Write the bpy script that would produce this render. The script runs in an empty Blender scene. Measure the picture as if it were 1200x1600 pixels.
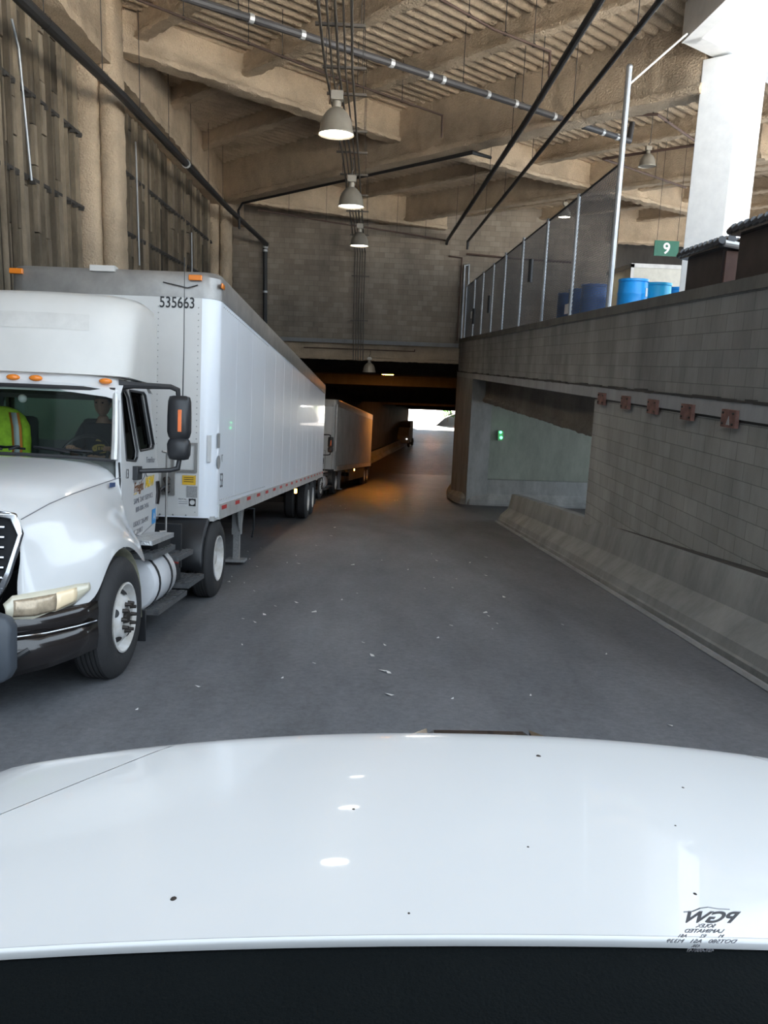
import bpy, math, random
from mathutils import Vector, Matrix
from mathutils.geometry import tessellate_polygon
random.seed(7)
S = bpy.context.scene
COL = S.collection
PI = math.pi

# ------------------------------------------------------------------ camera, sky, exposure
cam_d = bpy.data.cameras.new('camera')
cam = bpy.data.objects.new('camera', cam_d)
COL.objects.link(cam)
S.camera = cam
cam_d.sensor_fit = 'VERTICAL'
cam_d.sensor_height = 36.0
cam_d.lens = 1220.0 / 1600.0 * 36.0
cam_d.clip_start = 0.02
cam_d.clip_end = 500
CR = Vector((0.99871, -0.03460, 0.03715))
CF = Vector((0.04076, 0.98117, -0.18873))
CR.normalize()
CF = (CF - CR * CF.dot(CR)).normalized()
CU = CR.cross(CF)
m = Matrix((CR, CU, -CF)).transposed().to_4x4()
m.translation = Vector((0, 0, 1.95))
cam.matrix_world = m

world = bpy.data.worlds.new('sky')
S.world = world
world.use_nodes = True
bg = world.node_tree.nodes['Background']
bg.inputs[0].default_value = (0.74, 0.87, 1.0, 1)
bg.inputs[1].default_value = 1.5
sun_d = bpy.data.lights.new('sun', 'SUN')
sun_d.energy = 56.0
sun_d.color = (1.0, 0.95, 0.87)
sun_d.angle = 0.02
sun = bpy.data.objects.new('sun', sun_d)
COL.objects.link(sun)
sun.rotation_euler = Vector((0.25, -0.75, -0.9)).to_track_quat('-Z', 'Y').to_euler()
S.view_settings.view_transform = 'Standard'
S.view_settings.look = 'None'
S.view_settings.gamma = 1.0
S.view_settings.use_curve_mapping = False
S.view_settings.exposure = 1.25
S.cycles.max_bounces = 8
S.cycles.diffuse_bounces = 5
S.cycles.glossy_bounces = 3
S.cycles.transparent_max_bounces = 10
S.cycles.sample_clamp_indirect = 6.0
S.cycles.caustics_reflective = False
S.cycles.caustics_refractive = False

SL = -0.11093            # slope of the ramp


def road_z(y):
    if y < -3: return SL * -3
    if y < 64: return SL * y
    if y < 90: return SL * 64
    return SL * 64 + (y - 90) * 0.06


# ------------------------------------------------------------------ mesh helpers
class MB:
    def __init__(self):
        self.v, self.f = [], []

    def add(self, vs, fs):
        n = len(self.v)
        self.v += [tuple(p) for p in vs]
        self.f += [tuple(i + n for i in f) for f in fs]
        return self

    def box(self, lo, hi):
        x0, y0, z0 = lo
        x1, y1, z1 = hi
        return self.add([(x0, y0, z0), (x1, y0, z0), (x1, y1, z0), (x0, y1, z0), (x0, y0, z1), (x1, y0, z1), (x1, y1, z1), (x0, y1, z1)],
                        [(3, 2, 1, 0), (4, 5, 6, 7), (0, 1, 5, 4), (1, 2, 6, 5), (2, 3, 7, 6), (3, 0, 4, 7)])

    def obox(self, c, ax, ay, az):
        c, ax, ay, az = Vector(c), Vector(ax), Vector(ay), Vector(az)
        vs = []
        for sz in (-1, 1):
            for sx, sy in ((-1, -1), (1, -1), (1, 1), (-1, 1)):
                vs.append(c + ax * sx + ay * sy + az * sz)
        return self.add(vs, [(3, 2, 1, 0), (4, 5, 6, 7), (0, 1, 5, 4), (1, 2, 6, 5), (2, 3, 7, 6), (3, 0, 4, 7)])

    def tube(self, pts, r, n=8, cap=True):
        pts = [Vector(p) for p in pts]
        rr = r if isinstance(r, (list, tuple)) else [r] * len(pts)
        rings = []
        pu = None
        for i, p in enumerate(pts):
            if i == 0: d = pts[1] - p
            elif i == len(pts) - 1: d = p - pts[i - 1]
            else: d = (pts[i + 1] - p).normalized() + (p - pts[i - 1]).normalized()
            d = d.normalized()
            if pu is None:
                u = d.cross(Vector((0, 0, 1)))
                if u.length < 0.1: u = d.cross(Vector((0, 1, 0)))
            else:
                u = pu - d * pu.dot(d)
            u.normalize()
            pu = u
            w = d.cross(u)
            k = 1.0
            if 0 < i < len(pts) - 1:
                c = (pts[i + 1] - p).normalized().dot((p - pts[i - 1]).normalized())
                k = 1.0 / max(0.5, math.sqrt(max(0.0, (1 + c) / 2)))
            rings.append([p + (u * math.cos(2 * PI * j / n) + w * math.sin(2 * PI * j / n)) * rr[i] * (k if k < 1.3 else 1.3) for j in range(n)])
        vs = [q for ring in rings for q in ring]
        fs = []
        for i in range(len(rings) - 1):
            for j in range(n):
                a, b = i * n + j, i * n + (j + 1) % n
                fs.append((a, b, b + n, a + n))
        if cap:
            fs.append(tuple(range(n))[::-1])
            fs.append(tuple((len(rings) - 1) * n + j for j in range(n)))
        return self.add(vs, fs)

    def lathe(self, prof, c=(0, 0, 0), axis='z', n=32, close=False):
        c = Vector(c)
        vs, fs = [], []
        for r, h in prof:
            for j in range(n):
                a = 2 * PI * j / n
                u, w = r * math.cos(a), r * math.sin(a)
                vs.append(c + (Vector((u, w, h)) if axis == 'z' else Vector((h, u, w)) if axis == 'x' else Vector((u, h, w))))
        k = len(prof)
        for i in range(k if close else k - 1):
            for j in range(n):
                a, b = i * n + j, i * n + (j + 1) % n
                a2, b2 = ((i + 1) % k) * n + j, ((i + 1) % k) * n + (j + 1) % n
                fs.append((a, b, b2, a2))
        return self.add(vs, fs)

    def loft(self, rings, closed=True, caps=True):
        n = len(rings[0])
        vs = [p for r in rings for p in r]
        fs = []
        for i in range(len(rings) - 1):
            for j in range(n if closed else n - 1):
                a, b = i * n + j, i * n + (j + 1) % n
                fs.append((a, b, b + n, a + n))
        if caps and closed:
            fs.append(tuple(range(n))[::-1])
            fs.append(tuple((len(rings) - 1) * n + j for j in range(n)))
        return self.add(vs, fs)

    def prism(self, loops, fn, d0, d1):
        """outline with holes (2-D loops) extruded between the depths d0 and d1; fn(a, b, depth) gives the point"""
        tri = tessellate_polygon([[Vector((a, b, 0)) for a, b in lp] for lp in loops])
        flat = [p for lp in loops for p in lp]
        n = len(flat)
        vs = [fn(a, b, d0) for a, b in flat] + [fn(a, b, d1) for a, b in flat]
        fs = [tuple(t) for t in tri] + [tuple(i + n for i in t[::-1]) for t in tri]
        k = 0
        for lp in loops:
            L = len(lp)
            for i in range(L):
                a, b = k + i, k + (i + 1) % L
                fs.append((a, b, b + n, a + n))
            k += L
        return self.add(vs, fs)

    def ball(self, c, r, nu=16, nv=10):
        rx, ry, rz = r if isinstance(r, (tuple, list)) else (r, r, r)
        vs, fs = [], []
        for i in range(nv + 1):
            t = PI * i / nv
            for j in range(nu):
                p = 2 * PI * j / nu
                vs.append((c[0] + rx * math.sin(t) * math.cos(p), c[1] + ry * math.sin(t) * math.sin(p), c[2] + rz * math.cos(t)))
        for i in range(nv):
            for j in range(nu):
                a, b = i * nu + j, i * nu + (j + 1) % nu
                fs.append((a, a + nu, b + nu, b))
        return self.add(vs, fs)

    def build(self, name, mat, parent=None, smooth=35, bevel=0, subsurf=0, solid=0):
        me = bpy.data.meshes.new(name)
        me.from_pydata(self.v, [], self.f)
        import bmesh
        bm = bmesh.new()
        bm.from_mesh(me)
        bmesh.ops.recalc_face_normals(bm, faces=bm.faces)
        bm.to_mesh(me)
        bm.free()
        me.materials.append(mat)
        if smooth:
            me.polygons.foreach_set('use_smooth', [True] * len(me.polygons))
            if smooth < 180:
                me.set_sharp_from_angle(angle=math.radians(smooth))
        o = bpy.data.objects.new(name, me)
        COL.objects.link(o)
        if parent: o.parent = parent
        if solid:
            q = o.modifiers.new('solid', 'SOLIDIFY')
            q.thickness = solid
        if bevel:
            q = o.modifiers.new('bevel', 'BEVEL')
            q.width = bevel
            q.segments = 2
            q.limit_method = 'ANGLE'
        if subsurf:
            q = o.modifiers.new('sub', 'SUBSURF')
            q.levels = q.render_levels = subsurf
        return o


def tag(o, label=None, cat=None, group=None, kind=None):
    if label: o['label'] = label
    if cat: o['category'] = cat
    if group: o['group'] = group
    if kind: o['kind'] = kind
    return o


def empty(name, label, cat, mat=None, loc=None, group=None):
    o = bpy.data.objects.new(name, None)
    COL.objects.link(o)
    o.empty_display_size = 0.2
    if mat is not None: o.matrix_world = mat
    if loc is not None: o.location = loc
    return tag(o, label, cat, group)


def copy_tree(o, parent=None, skip=()):
    c = o.copy()
    COL.objects.link(c)
    if parent: c.parent = parent
    for ch in [x for x in bpy.data.objects if x.parent == o]:
        if ch.name.split('.')[0] in skip: continue
        copy_tree(ch, c, skip)
    return c


def text(name, body, size, mat, parent, origin, xd, yd, align='LEFT', shear=0.0, xs=1.0, depth=0.0004, label=None, bold=0.0):
    cu = bpy.data.curves.new(name, 'FONT')
    cu.body = body
    cu.size = size
    cu.align_x = align
    cu.shear = shear
    cu.offset = bold
    cu.extrude = depth
    t = bpy.data.objects.new(name, cu)
    COL.objects.link(t)
    dg = bpy.context.evaluated_depsgraph_get()
    me = bpy.data.meshes.new_from_object(t.evaluated_get(dg))
    bpy.data.objects.remove(t)
    me.materials.clear()
    me.materials.append(mat)
    xd, yd = Vector(xd).normalized(), Vector(yd).normalized()
    nd = xd.cross(yd)
    for v in me.vertices:
        p = v.co
        v.co = Vector(origin) + xd * (p.x * xs) + yd * p.y + nd * p.z
    o = bpy.data.objects.new(name, me)
    COL.objects.link(o)
    if parent: o.parent = parent
    if label: o['label'] = label
    return o


# ------------------------------------------------------------------ materials
def new_mat(name):
    mt = bpy.data.materials.new(name)
    mt.use_nodes = True
    nt = mt.node_tree
    return mt, nt, nt.nodes['Principled BSDF']


def nd(nt, t, **kw):
    n = nt.nodes.new(t)
    for k, v in kw.items():
        if hasattr(n, k): setattr(n, k, v)
        else: n.inputs[k.replace('_', ' ')].default_value = v
    return n


def rgb(c): return (c[0], c[1], c[2], 1)


def basic(name, col, rough=0.5, metal=0.0, var=0.12, scale=6.0, bump=0.0, bscale=40.0, coat=0.0, spec=0.5, dirt=None):
    mt, nt, b = new_mat(name)
    tc = nd(nt, 'ShaderNodeTexCoord')
    nz = nd(nt, 'ShaderNodeTexNoise', Scale=scale, Detail=5.0, Roughness=0.6)
    nt.links.new(tc.outputs['Object'], nz.inputs['Vector'])
    rp = nd(nt, 'ShaderNodeValToRGB')
    rp.color_ramp.elements[0].position = 0.3
    rp.color_ramp.elements[1].position = 0.7
    d = dirt or tuple(c * (1 - var) for c in col)
    rp.color_ramp.elements[0].color = rgb(d)
    rp.color_ramp.elements[1].color = rgb(tuple(min(1, c * (1 + var * 0.4)) for c in col))
    nt.links.new(nz.outputs['Fac'], rp.inputs['Fac'])
    nt.links.new(rp.outputs['Color'], b.inputs['Base Color'])
    b.inputs['Roughness'].default_value = rough
    b.inputs['Metallic'].default_value = metal
    b.inputs['Coat Weight'].default_value = coat
    b.inputs['Specular IOR Level'].default_value = spec
    if bump:
        n2 = nd(nt, 'ShaderNodeTexNoise', Scale=bscale, Detail=4.0)
        nt.links.new(tc.outputs['Object'], n2.inputs['Vector'])
        bp = nd(nt, 'ShaderNodeBump', Strength=bump, Distance=0.02)
        nt.links.new(n2.outputs['Fac'], bp.inputs['Height'])
        nt.links.new(bp.outputs['Normal'], b.inputs['Normal'])
    return mt


def emit(name, col, st):
    mt, nt, b = new_mat(name)
    b.inputs['Base Color'].default_value = rgb(col)
    b.inputs['Emission Color'].default_value = rgb(col)
    b.inputs['Emission Strength'].default_value = st
    return mt


def sprayed(name, col, var=0.35):
    mt, nt, b = new_mat(name)
    g = nd(nt, 'ShaderNodeNewGeometry')
    n1 = nd(nt, 'ShaderNodeTexNoise', Scale=0.9, Detail=6.0, Roughness=0.65)
    n2 = nd(nt, 'ShaderNodeTexNoise', Scale=40.0, Detail=5.0, Roughness=0.7)
    n3 = nd(nt, 'ShaderNodeTexVoronoi', Scale=26.0)
    for n in (n1, n2, n3): nt.links.new(g.outputs['Position'], n.inputs['Vector'])
    rp = nd(nt, 'ShaderNodeValToRGB')
    rp.color_ramp.elements[0].position = 0.32
    rp.color_ramp.elements[1].position = 0.62
    rp.color_ramp.elements[0].color = rgb(tuple(c * (1 - var) for c in col))
    rp.color_ramp.elements[1].color = rgb(col)
    nt.links.new(n1.outputs['Fac'], rp.inputs['Fac'])
    mx = nd(nt, 'ShaderNodeMixRGB', blend_type='MULTIPLY')
    mx.inputs['Fac'].default_value = 0.35
    nt.links.new(rp.outputs['Color'], mx.inputs['Color1'])
    nt.links.new(n2.outputs['Fac'], mx.inputs['Color2'])
    nt.links.new(mx.outputs['Color'], b.inputs['Base Color'])
    ad = nd(nt, 'ShaderNodeMath', operation='ADD')
    nt.links.new(n2.outputs['Fac'], ad.inputs[0])
    nt.links.new(n3.outputs['Distance'], ad.inputs[1])
    bp = nd(nt, 'ShaderNodeBump', Strength=0.7, Distance=0.03)
    nt.links.new(ad.outputs[0], bp.inputs['Height'])
    nt.links.new(bp.outputs['Normal'], b.inputs['Normal'])
    b.inputs['Roughness'].default_value = 0.95
    b.inputs['Specular IOR Level'].default_value = 0.1
    return mt


def blocks(name, c1, c2, mortar, axis, streak=0.3):
    """concrete block work; axis 'x' runs the courses along world Y, 'y' along world X"""
    mt, nt, b = new_mat(name)
    g = nd(nt, 'ShaderNodeNewGeometry')
    sp = nd(nt, 'ShaderNodeSeparateXYZ')
    nt.links.new(g.outputs['Position'], sp.inputs[0])
    cb = nd(nt, 'ShaderNodeCombineXYZ')
    nt.links.new(sp.outputs['Y' if axis == 'x' else 'X'], cb.inputs[0])
    nt.links.new(sp.outputs['Z'], cb.inputs[1])
    br = nd(nt, 'ShaderNodeTexBrick')
    br.inputs['Scale'].default_value = 1.0
    br.inputs['Brick Width'].default_value = 0.405
    br.inputs['Row Height'].default_value = 0.203
    br.inputs['Mortar Size'].default_value = 0.006
    br.inputs['Mortar Smooth'].default_value = 0.3
    br.inputs['Color1'].default_value = rgb(c1)
    br.inputs['Color2'].default_value = rgb(c2)
    br.inputs['Mortar'].default_value = rgb(mortar)
    nt.links.new(cb.outputs[0], br.inputs['Vector'])
    nz = nd(nt, 'ShaderNodeTexNoise', Scale=1.1, Detail=7.0, Roughness=0.65)
    mp = nd(nt, 'ShaderNodeMapping')
    mp.inputs['Scale'].default_value = (1, 1, 0.35)
    nt.links.new(g.outputs['Position'], mp.inputs['Vector'])
    nt.links.new(mp.outputs[0], nz.inputs['Vector'])
    rp = nd(nt, 'ShaderNodeValToRGB')
    rp.color_ramp.elements[0].position = 0.3
    rp.color_ramp.elements[1].position = 0.65
    rp.color_ramp.elements[0].color = (1 - streak, 1 - streak, 1 - streak, 1)
    rp.color_ramp.elements[1].color = (1.05, 1.05, 1.05, 1)
    nt.links.new(nz.outputs['Fac'], rp.inputs['Fac'])
    mx = nd(nt, 'ShaderNodeMixRGB', blend_type='MULTIPLY')
    mx.inputs['Fac'].default_value = 1.0
    nt.links.new(br.outputs['Color'], mx.inputs['Color1'])
    nt.links.new(rp.outputs['Color'], mx.inputs['Color2'])
    nt.links.new(mx.outputs['Color'], b.inputs['Base Color'])
    n2 = nd(nt, 'ShaderNodeTexNoise', Scale=60.0, Detail=3.0)
    nt.links.new(g.outputs['Position'], n2.inputs['Vector'])
    sb = nd(nt, 'ShaderNodeMath', operation='MULTIPLY_ADD')
    nt.links.new(br.outputs['Fac'], sb.inputs[0])
    sb.inputs[1].default_value = -1.0
    nt.links.new(n2.outputs['Fac'], sb.inputs[2])
    bp = nd(nt, 'ShaderNodeBump', Strength=0.5, Distance=0.012)
    nt.links.new(sb.outputs[0], bp.inputs['Height'])
    nt.links.new(bp.outputs['Normal'], b.inputs['Normal'])
    b.inputs['Roughness'].default_value = 0.9
    b.inputs['Specular IOR Level'].default_value = 0.25
    return mt


def concrete(name, col, var=0.35, scale=1.6, rough=0.85):
    mt, nt, b = new_mat(name)
    g = nd(nt, 'ShaderNodeNewGeometry')
    n1 = nd(nt, 'ShaderNodeTexNoise', Scale=scale, Detail=8.0, Roughness=0.7)
    mp = nd(nt, 'ShaderNodeMapping')
    mp.inputs['Scale'].default_value = (1, 1, 0.4)
    nt.links.new(g.outputs['Position'], mp.inputs['Vector'])
    nt.links.new(mp.outputs[0], n1.inputs['Vector'])
    rp = nd(nt, 'ShaderNodeValToRGB')
    rp.color_ramp.elements[0].position = 0.3
    rp.color_ramp.elements[1].position = 0.7
    rp.color_ramp.elements[0].color = rgb(tuple(c * (1 - var) for c in col))
    rp.color_ramp.elements[1].color = rgb(tuple(min(1, c * (1 + var * .5)) for c in col))
    nt.links.new(n1.outputs['Fac'], rp.inputs['Fac'])
    nt.links.new(rp.outputs['Color'], b.inputs['Base Color'])
    n2 = nd(nt, 'ShaderNodeTexNoise', Scale=30.0, Detail=5.0)
    nt.links.new(g.outputs['Position'], n2.inputs['Vector'])
    bp = nd(nt, 'ShaderNodeBump', Strength=0.25, Distance=0.01)
    nt.links.new(n2.outputs['Fac'], bp.inputs['Height'])
    nt.links.new(bp.outputs['Normal'], b.inputs['Normal'])
    b.inputs['Roughness'].default_value = rough
    b.inputs['Specular IOR Level'].default_value = 0.3
    return mt


def asphalt():
    mt, nt, b = new_mat('worn_asphalt')
    g = nd(nt, 'ShaderNodeNewGeometry')
    P = g.outputs['Position']
    sp = nd(nt, 'ShaderNodeSeparateXYZ')
    nt.links.new(P, sp.inputs[0])
    n1 = nd(nt, 'ShaderNodeTexNoise', Scale=0.5, Detail=7.0, Roughness=0.65)
    mp = nd(nt, 'ShaderNodeMapping')
    mp.inputs['Scale'].default_value = (1.6, 0.45, 1)
    nt.links.new(P, mp.inputs['Vector'])
    nt.links.new(mp.outputs[0], n1.inputs['Vector'])
    n2 = nd(nt, 'ShaderNodeTexNoise', Scale=16.0, Detail=9.0, Roughness=0.85)
    nt.links.new(P, n2.inputs['Vector'])
    rp = nd(nt, 'ShaderNodeValToRGB')
    rp.color_ramp.elements[0].position = 0.3
    rp.color_ramp.elements[1].position = 0.7
    rp.color_ramp.elements[0].color = (0.098, 0.103, 0.112, 1)
    rp.color_ramp.elements[1].color = (0.185, 0.191, 0.205, 1)
    nt.links.new(n1.outputs['Fac'], rp.inputs['Fac'])
    mx = nd(nt, 'ShaderNodeMixRGB', blend_type='OVERLAY')
    mx.inputs['Fac'].default_value = 0.7
    nt.links.new(rp.outputs['Color'], mx.inputs['Color1'])
    nt.links.new(n2.outputs['Fac'], mx.inputs['Color2'])
    nt.links.new(mx.outputs['Color'], b.inputs['Base Color'])
    # grooves across the lane and a damp sheen further down the ramp
    wv = nd(nt, 'ShaderNodeTexNoise', Scale=1.0, Detail=3.0)
    m2 = nd(nt, 'ShaderNodeMapping')
    m2.inputs['Scale'].default_value = (0.5, 5.5, 1)
    nt.links.new(P, m2.inputs['Vector'])
    nt.links.new(m2.outputs[0], wv.inputs['Vector'])
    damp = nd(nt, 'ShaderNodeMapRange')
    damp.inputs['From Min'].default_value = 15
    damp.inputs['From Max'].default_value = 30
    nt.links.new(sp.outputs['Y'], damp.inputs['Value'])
    rg = nd(nt, 'ShaderNodeMapRange')
    rg.inputs['From Min'].default_value = 0
    rg.inputs['From Max'].default_value = 1
    rg.inputs['To Min'].default_value = 0.75
    rg.inputs['To Max'].default_value = 0.48
    nt.links.new(damp.outputs[0], rg.inputs['Value'])
    nt.links.new(rg.outputs[0], b.inputs['Roughness'])
    ramp_tone = nd(nt, 'ShaderNodeMixRGB', blend_type='MULTIPLY')  # base colour multiplied darker and browner further down the ramp
    ramp_tone.inputs['Color2'].default_value = (0.32, 0.27, 0.24, 1)
    nt.links.new(damp.outputs[0], ramp_tone.inputs['Fac'])
    nt.links.new(mx.outputs['Color'], ramp_tone.inputs['Color1'])
    nt.links.new(ramp_tone.outputs['Color'], b.inputs['Base Color'])
    b1 = nd(nt, 'ShaderNodeBump', Strength=0.35, Distance=0.012)
    nt.links.new(n2.outputs['Fac'], b1.inputs['Height'])
    b2 = nd(nt, 'ShaderNodeBump', Distance=0.10)
    st = nd(nt, 'ShaderNodeMath', operation='MULTIPLY')
    nt.links.new(damp.outputs[0], st.inputs[0])
    st.inputs[1].default_value = 1.0
    nt.links.new(st.outputs[0], b2.inputs['Strength'])
    nt.links.new(wv.outputs['Fac'], b2.inputs['Height'])
    nt.links.new(b1.outputs['Normal'], b2.inputs['Normal'])
    nt.links.new(b2.outputs['Normal'], b.inputs['Normal'])
    b.inputs['Specular IOR Level'].default_value = 0.22
    return mt


def glass(name, tint, refl=0.1, k=0.55):
    mt, nt, b = new_mat(name)
    nt.nodes.remove(b)
    out = nt.nodes['Material Output']
    tr = nd(nt, 'ShaderNodeBsdfTransparent')
    tr.inputs[0].default_value = rgb(tint)
    gl = nd(nt, 'ShaderNodeBsdfGlossy')
    gl.inputs['Roughness'].default_value = 0.02
    fr = nd(nt, 'ShaderNodeFresnel')
    fr.inputs['IOR'].default_value = 1.45
    mu = nd(nt, 'ShaderNodeMath', operation='MULTIPLY_ADD')
    nt.links.new(fr.outputs[0], mu.inputs[0])
    mu.inputs[1].default_value = k
    mu.inputs[2].default_value = refl * 0.2
    mx = nd(nt, 'ShaderNodeMixShader')
    nt.links.new(mu.outputs[0], mx.inputs[0])
    nt.links.new(tr.outputs[0], mx.inputs[1])
    nt.links.new(gl.outputs[0], mx.inputs[2])
    nt.links.new(mx.outputs[0], out.inputs[0])
    return mt


M = {}
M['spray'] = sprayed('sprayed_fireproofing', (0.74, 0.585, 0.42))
M['spray_dark'] = sprayed('dark_fireproofing', (0.20, 0.18, 0.155))  # darker, less saturated copy of the sprayed coat
M['block_x'] = blocks('blockwork_side', (0.255, 0.25, 0.238), (0.295, 0.29, 0.275), (0.175, 0.172, 0.163), 'x', 0.4)
M['block_low'] = blocks('blockwork_lower', (0.30, 0.293, 0.27), (0.355, 0.345, 0.32), (0.20, 0.195, 0.18), 'x', 0.35)
M['block_y'] = blocks('blockwork_far', (0.30, 0.25, 0.20), (0.39, 0.33, 0.265), (0.22, 0.19, 0.155), 'y', 0.35)
M['conc'] = concrete('barrier_concrete', (0.245, 0.245, 0.235))
M['conc_edge'] = concrete('slab_edge_concrete', (0.30, 0.30, 0.30), 0.25)
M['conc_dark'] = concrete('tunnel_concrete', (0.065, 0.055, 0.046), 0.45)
M['conc_green'] = concrete('passage_concrete', (0.235, 0.245, 0.205), 0.25)
M['coping'] = concrete('coping_concrete', (0.15, 0.145, 0.13), 0.35)
M['crack'] = basic('mortar_joint_dirt', (0.05, 0.045, 0.04), 0.95)
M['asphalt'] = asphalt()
M['plank'] = concrete('weathered_form_boards', (0.24, 0.195, 0.142), 0.55, 2.4, 0.8)
_nt = M['plank'].node_tree
_b = _nt.nodes['Principled BSDF']
_src = _b.inputs['Base Color'].links[0].from_socket
_g = nd(_nt, 'ShaderNodeNewGeometry')
_mr = nd(_nt, 'ShaderNodeMapRange')
_mr.inputs['To Min'].default_value = 0.35
_mr.inputs['To Max'].default_value = 1.25
_nt.links.new(_g.outputs['Random Per Island'], _mr.inputs['Value'])
_mx = nd(_nt, 'ShaderNodeMixRGB', blend_type='MULTIPLY')
_mx.inputs['Fac'].default_value = 1.0
_nt.links.new(_src, _mx.inputs['Color1'])
_nt.links.new(_mr.outputs[0], _mx.inputs['Color2'])
_nt.links.new(_mx.outputs['Color'], _b.inputs['Base Color'])
M['plank_dark'] = concrete('dark_form_wall', (0.06, 0.055, 0.05), 0.4)
M['black_pipe'] = basic('black_pipe_paint', (0.022, 0.021, 0.021), 0.5)
M['grey_pipe'] = basic('dusty_grey_pipe', (0.075, 0.07, 0.07), 0.55)
M['brown_pipe'] = basic('rusty_brown_pipe', (0.09, 0.052, 0.038), 0.7)
M['conduit'] = basic('dull_conduit', (0.14, 0.12, 0.10), 0.5, 0.5)
M['galv'] = basic('galvanised_steel', (0.42, 0.44, 0.46), 0.45, 0.75, 0.2)
M['wire'] = basic('fence_wire', (0.06, 0.06, 0.062), 0.6, 0.2)
M['white_trim'] = basic('white_painted_trim', (0.78, 0.78, 0.77), 0.6, dirt=(0.735, 0.735, 0.73))
M['lamp_shell'] = basic('cast_lamp_shell', (0.34, 0.31, 0.26), 0.4, 0.3)
M['lamp_on'] = emit('lit_lamp_lens', (1.0, 0.93, 0.78), 8)
M['lamp_dim'] = emit('lit_lamp_lens_faint', (1.0, 0.95, 0.85), 1.2)
M['sodium'] = emit('sodium_tube', (1.0, 0.33, 0.04), 60)
M['white_lamp'] = emit('white_tunnel_lamp', (1.0, 0.95, 0.9), 8)
M['white'] = basic('white_truck_paint', (0.67, 0.67, 0.67), 0.22, 0, 0.04, 1.5, coat=0.6)
M['white_dull'] = basic('white_fairing_paint', (0.60, 0.59, 0.565), 0.4, 0, 0.08, 1.5)
M['trailer'] = basic('white_trailer_panel', (0.80, 0.835, 0.89), 0.3, 0, 0.05, 0.8, coat=0.3)
M['trailer_front'] = basic('white_trailer_nose', (0.66, 0.66, 0.65), 0.45, 0, 0.1, 1.2)
M['alu'] = basic('aluminium_rail', (0.36, 0.35, 0.335), 0.4, 0.6, 0.25, 3.0)
M['alu_light'] = basic('pale_aluminium', (0.62, 0.62, 0.61), 0.4, 0.4, 0.2, 4.0)
M['steel_side'] = basic('ribbed_steel_panel', (0.40, 0.40, 0.39), 0.5, 0.25, 0.2, 1.0)
M['chrome'] = basic('chrome', (0.42, 0.43, 0.45), 0.10, 1.0, 0.02)
M['black_plastic'] = basic('black_plastic', (0.020, 0.021, 0.024), 0.42)
M['black_gloss'] = basic('glossy_black_paint', (0.016, 0.013, 0.013), 0.18, coat=0.5)
M['grey_plastic'] = basic('grey_plastic', (0.06, 0.07, 0.085), 0.5)
M['rubber'] = basic('tyre_rubber', (0.03, 0.03, 0.032), 0.75, bump=0.2, bscale=60)
M['rim'] = basic('white_wheel_paint', (0.74, 0.75, 0.77), 0.35, 0, 0.1, 6, dirt=(0.5, 0.47, 0.42))
M['nut'] = basic('oily_steel', (0.05, 0.042, 0.038), 0.5, 0.5)
M['amber'] = basic('amber_lens', (0.78, 0.22, 0.02), 0.25, coat=0.5)
M['amber_on'] = emit('lit_amber_lens', (1.0, 0.35, 0.06), 18)
M['orange_strip'] = basic('orange_reflector', (0.85, 0.2, 0.06), 0.35)
M['red'] = basic('red_reflector', (0.55, 0.04, 0.035), 0.4)
M['yellow'] = basic('yellow_sticker', (0.75, 0.45, 0.03), 0.5)
M['ink'] = basic('black_lettering', (0.02, 0.02, 0.022), 0.5)
M['ink_grey'] = basic('grey_lettering', (0.16, 0.16, 0.18), 0.5)
M['ink_brown'] = basic('brown_lettering', (0.20, 0.075, 0.02), 0.5)
M['ink_yellow'] = basic('yellow_lettering', (0.85, 0.56, 0.02), 0.5)
M['ink_blue'] = basic('blue_sticker', (0.05, 0.28, 0.60), 0.5)
M['navy'] = basic('dark_blue_marker', (0.03, 0.06, 0.16), 0.35)
M['decal_white'] = basic('white_sticker', (0.72, 0.72, 0.72), 0.5)
M['decal_grey'] = basic('grey_sticker', (0.33, 0.33, 0.33), 0.6, var=0.3, scale=60)
M['headlight'] = basic('clouded_headlight_lens', (0.62, 0.58, 0.46), 0.12, 0, 0.2, 3.0, coat=0.8)
M['headlight_in'] = basic('headlight_reflector', (0.52, 0.42, 0.30), 0.2, 0.3, 0.45, 14.0)
M['headlight_amber'] = basic('headlight_turn_lens', (1.0, 0.78, 0.52), 0.15, coat=0.6)
M['glass'] = glass('tinted_glass', (0.58, 0.65, 0.62), 0.0, 0.16)
M['glass_rear'] = glass('green_rear_glass', (0.50, 0.64, 0.56), 0.0, 0.2)
M['glass_dark'] = glass('dark_side_glass', (0.12, 0.135, 0.13))
M['cabin'] = basic('grey_cab_lining', (0.13, 0.14, 0.135), 0.8)
M['seat'] = basic('dark_seat_fabric', (0.06, 0.065, 0.065), 0.9)
M['step'] = basic('worn_black_step', (0.12, 0.123, 0.13), 0.45, 0.2, 0.4, 20)
M['mud'] = basic('muddy_plastic', (0.34, 0.33, 0.24), 0.8, var=0.45, scale=5)
M['tank'] = basic('white_tank', (0.68, 0.69, 0.72), 0.35, 0, 0.1, 3)
M['diamond'] = basic('worn_step_plate', (0.60, 0.61, 0.62), 0.4, 0.7, 0.25, 10, bump=0.6, bscale=55)
M['skin'] = basic('skin', (0.40, 0.22, 0.15), 0.55)
M['hair'] = basic('dark_hair', (0.02, 0.015, 0.012), 0.7)
M['shirt'] = basic('black_shirt', (0.022, 0.024, 0.028), 0.9)
M['trouser'] = basic('dark_trousers', (0.035, 0.04, 0.055), 0.9)
M['gold'] = basic('gold_print', (0.50, 0.34, 0.10), 0.7)
M['hivis'] = basic('hi_vis_green', (0.52, 0.78, 0.05), 0.8, var=0.3, scale=14)
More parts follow.
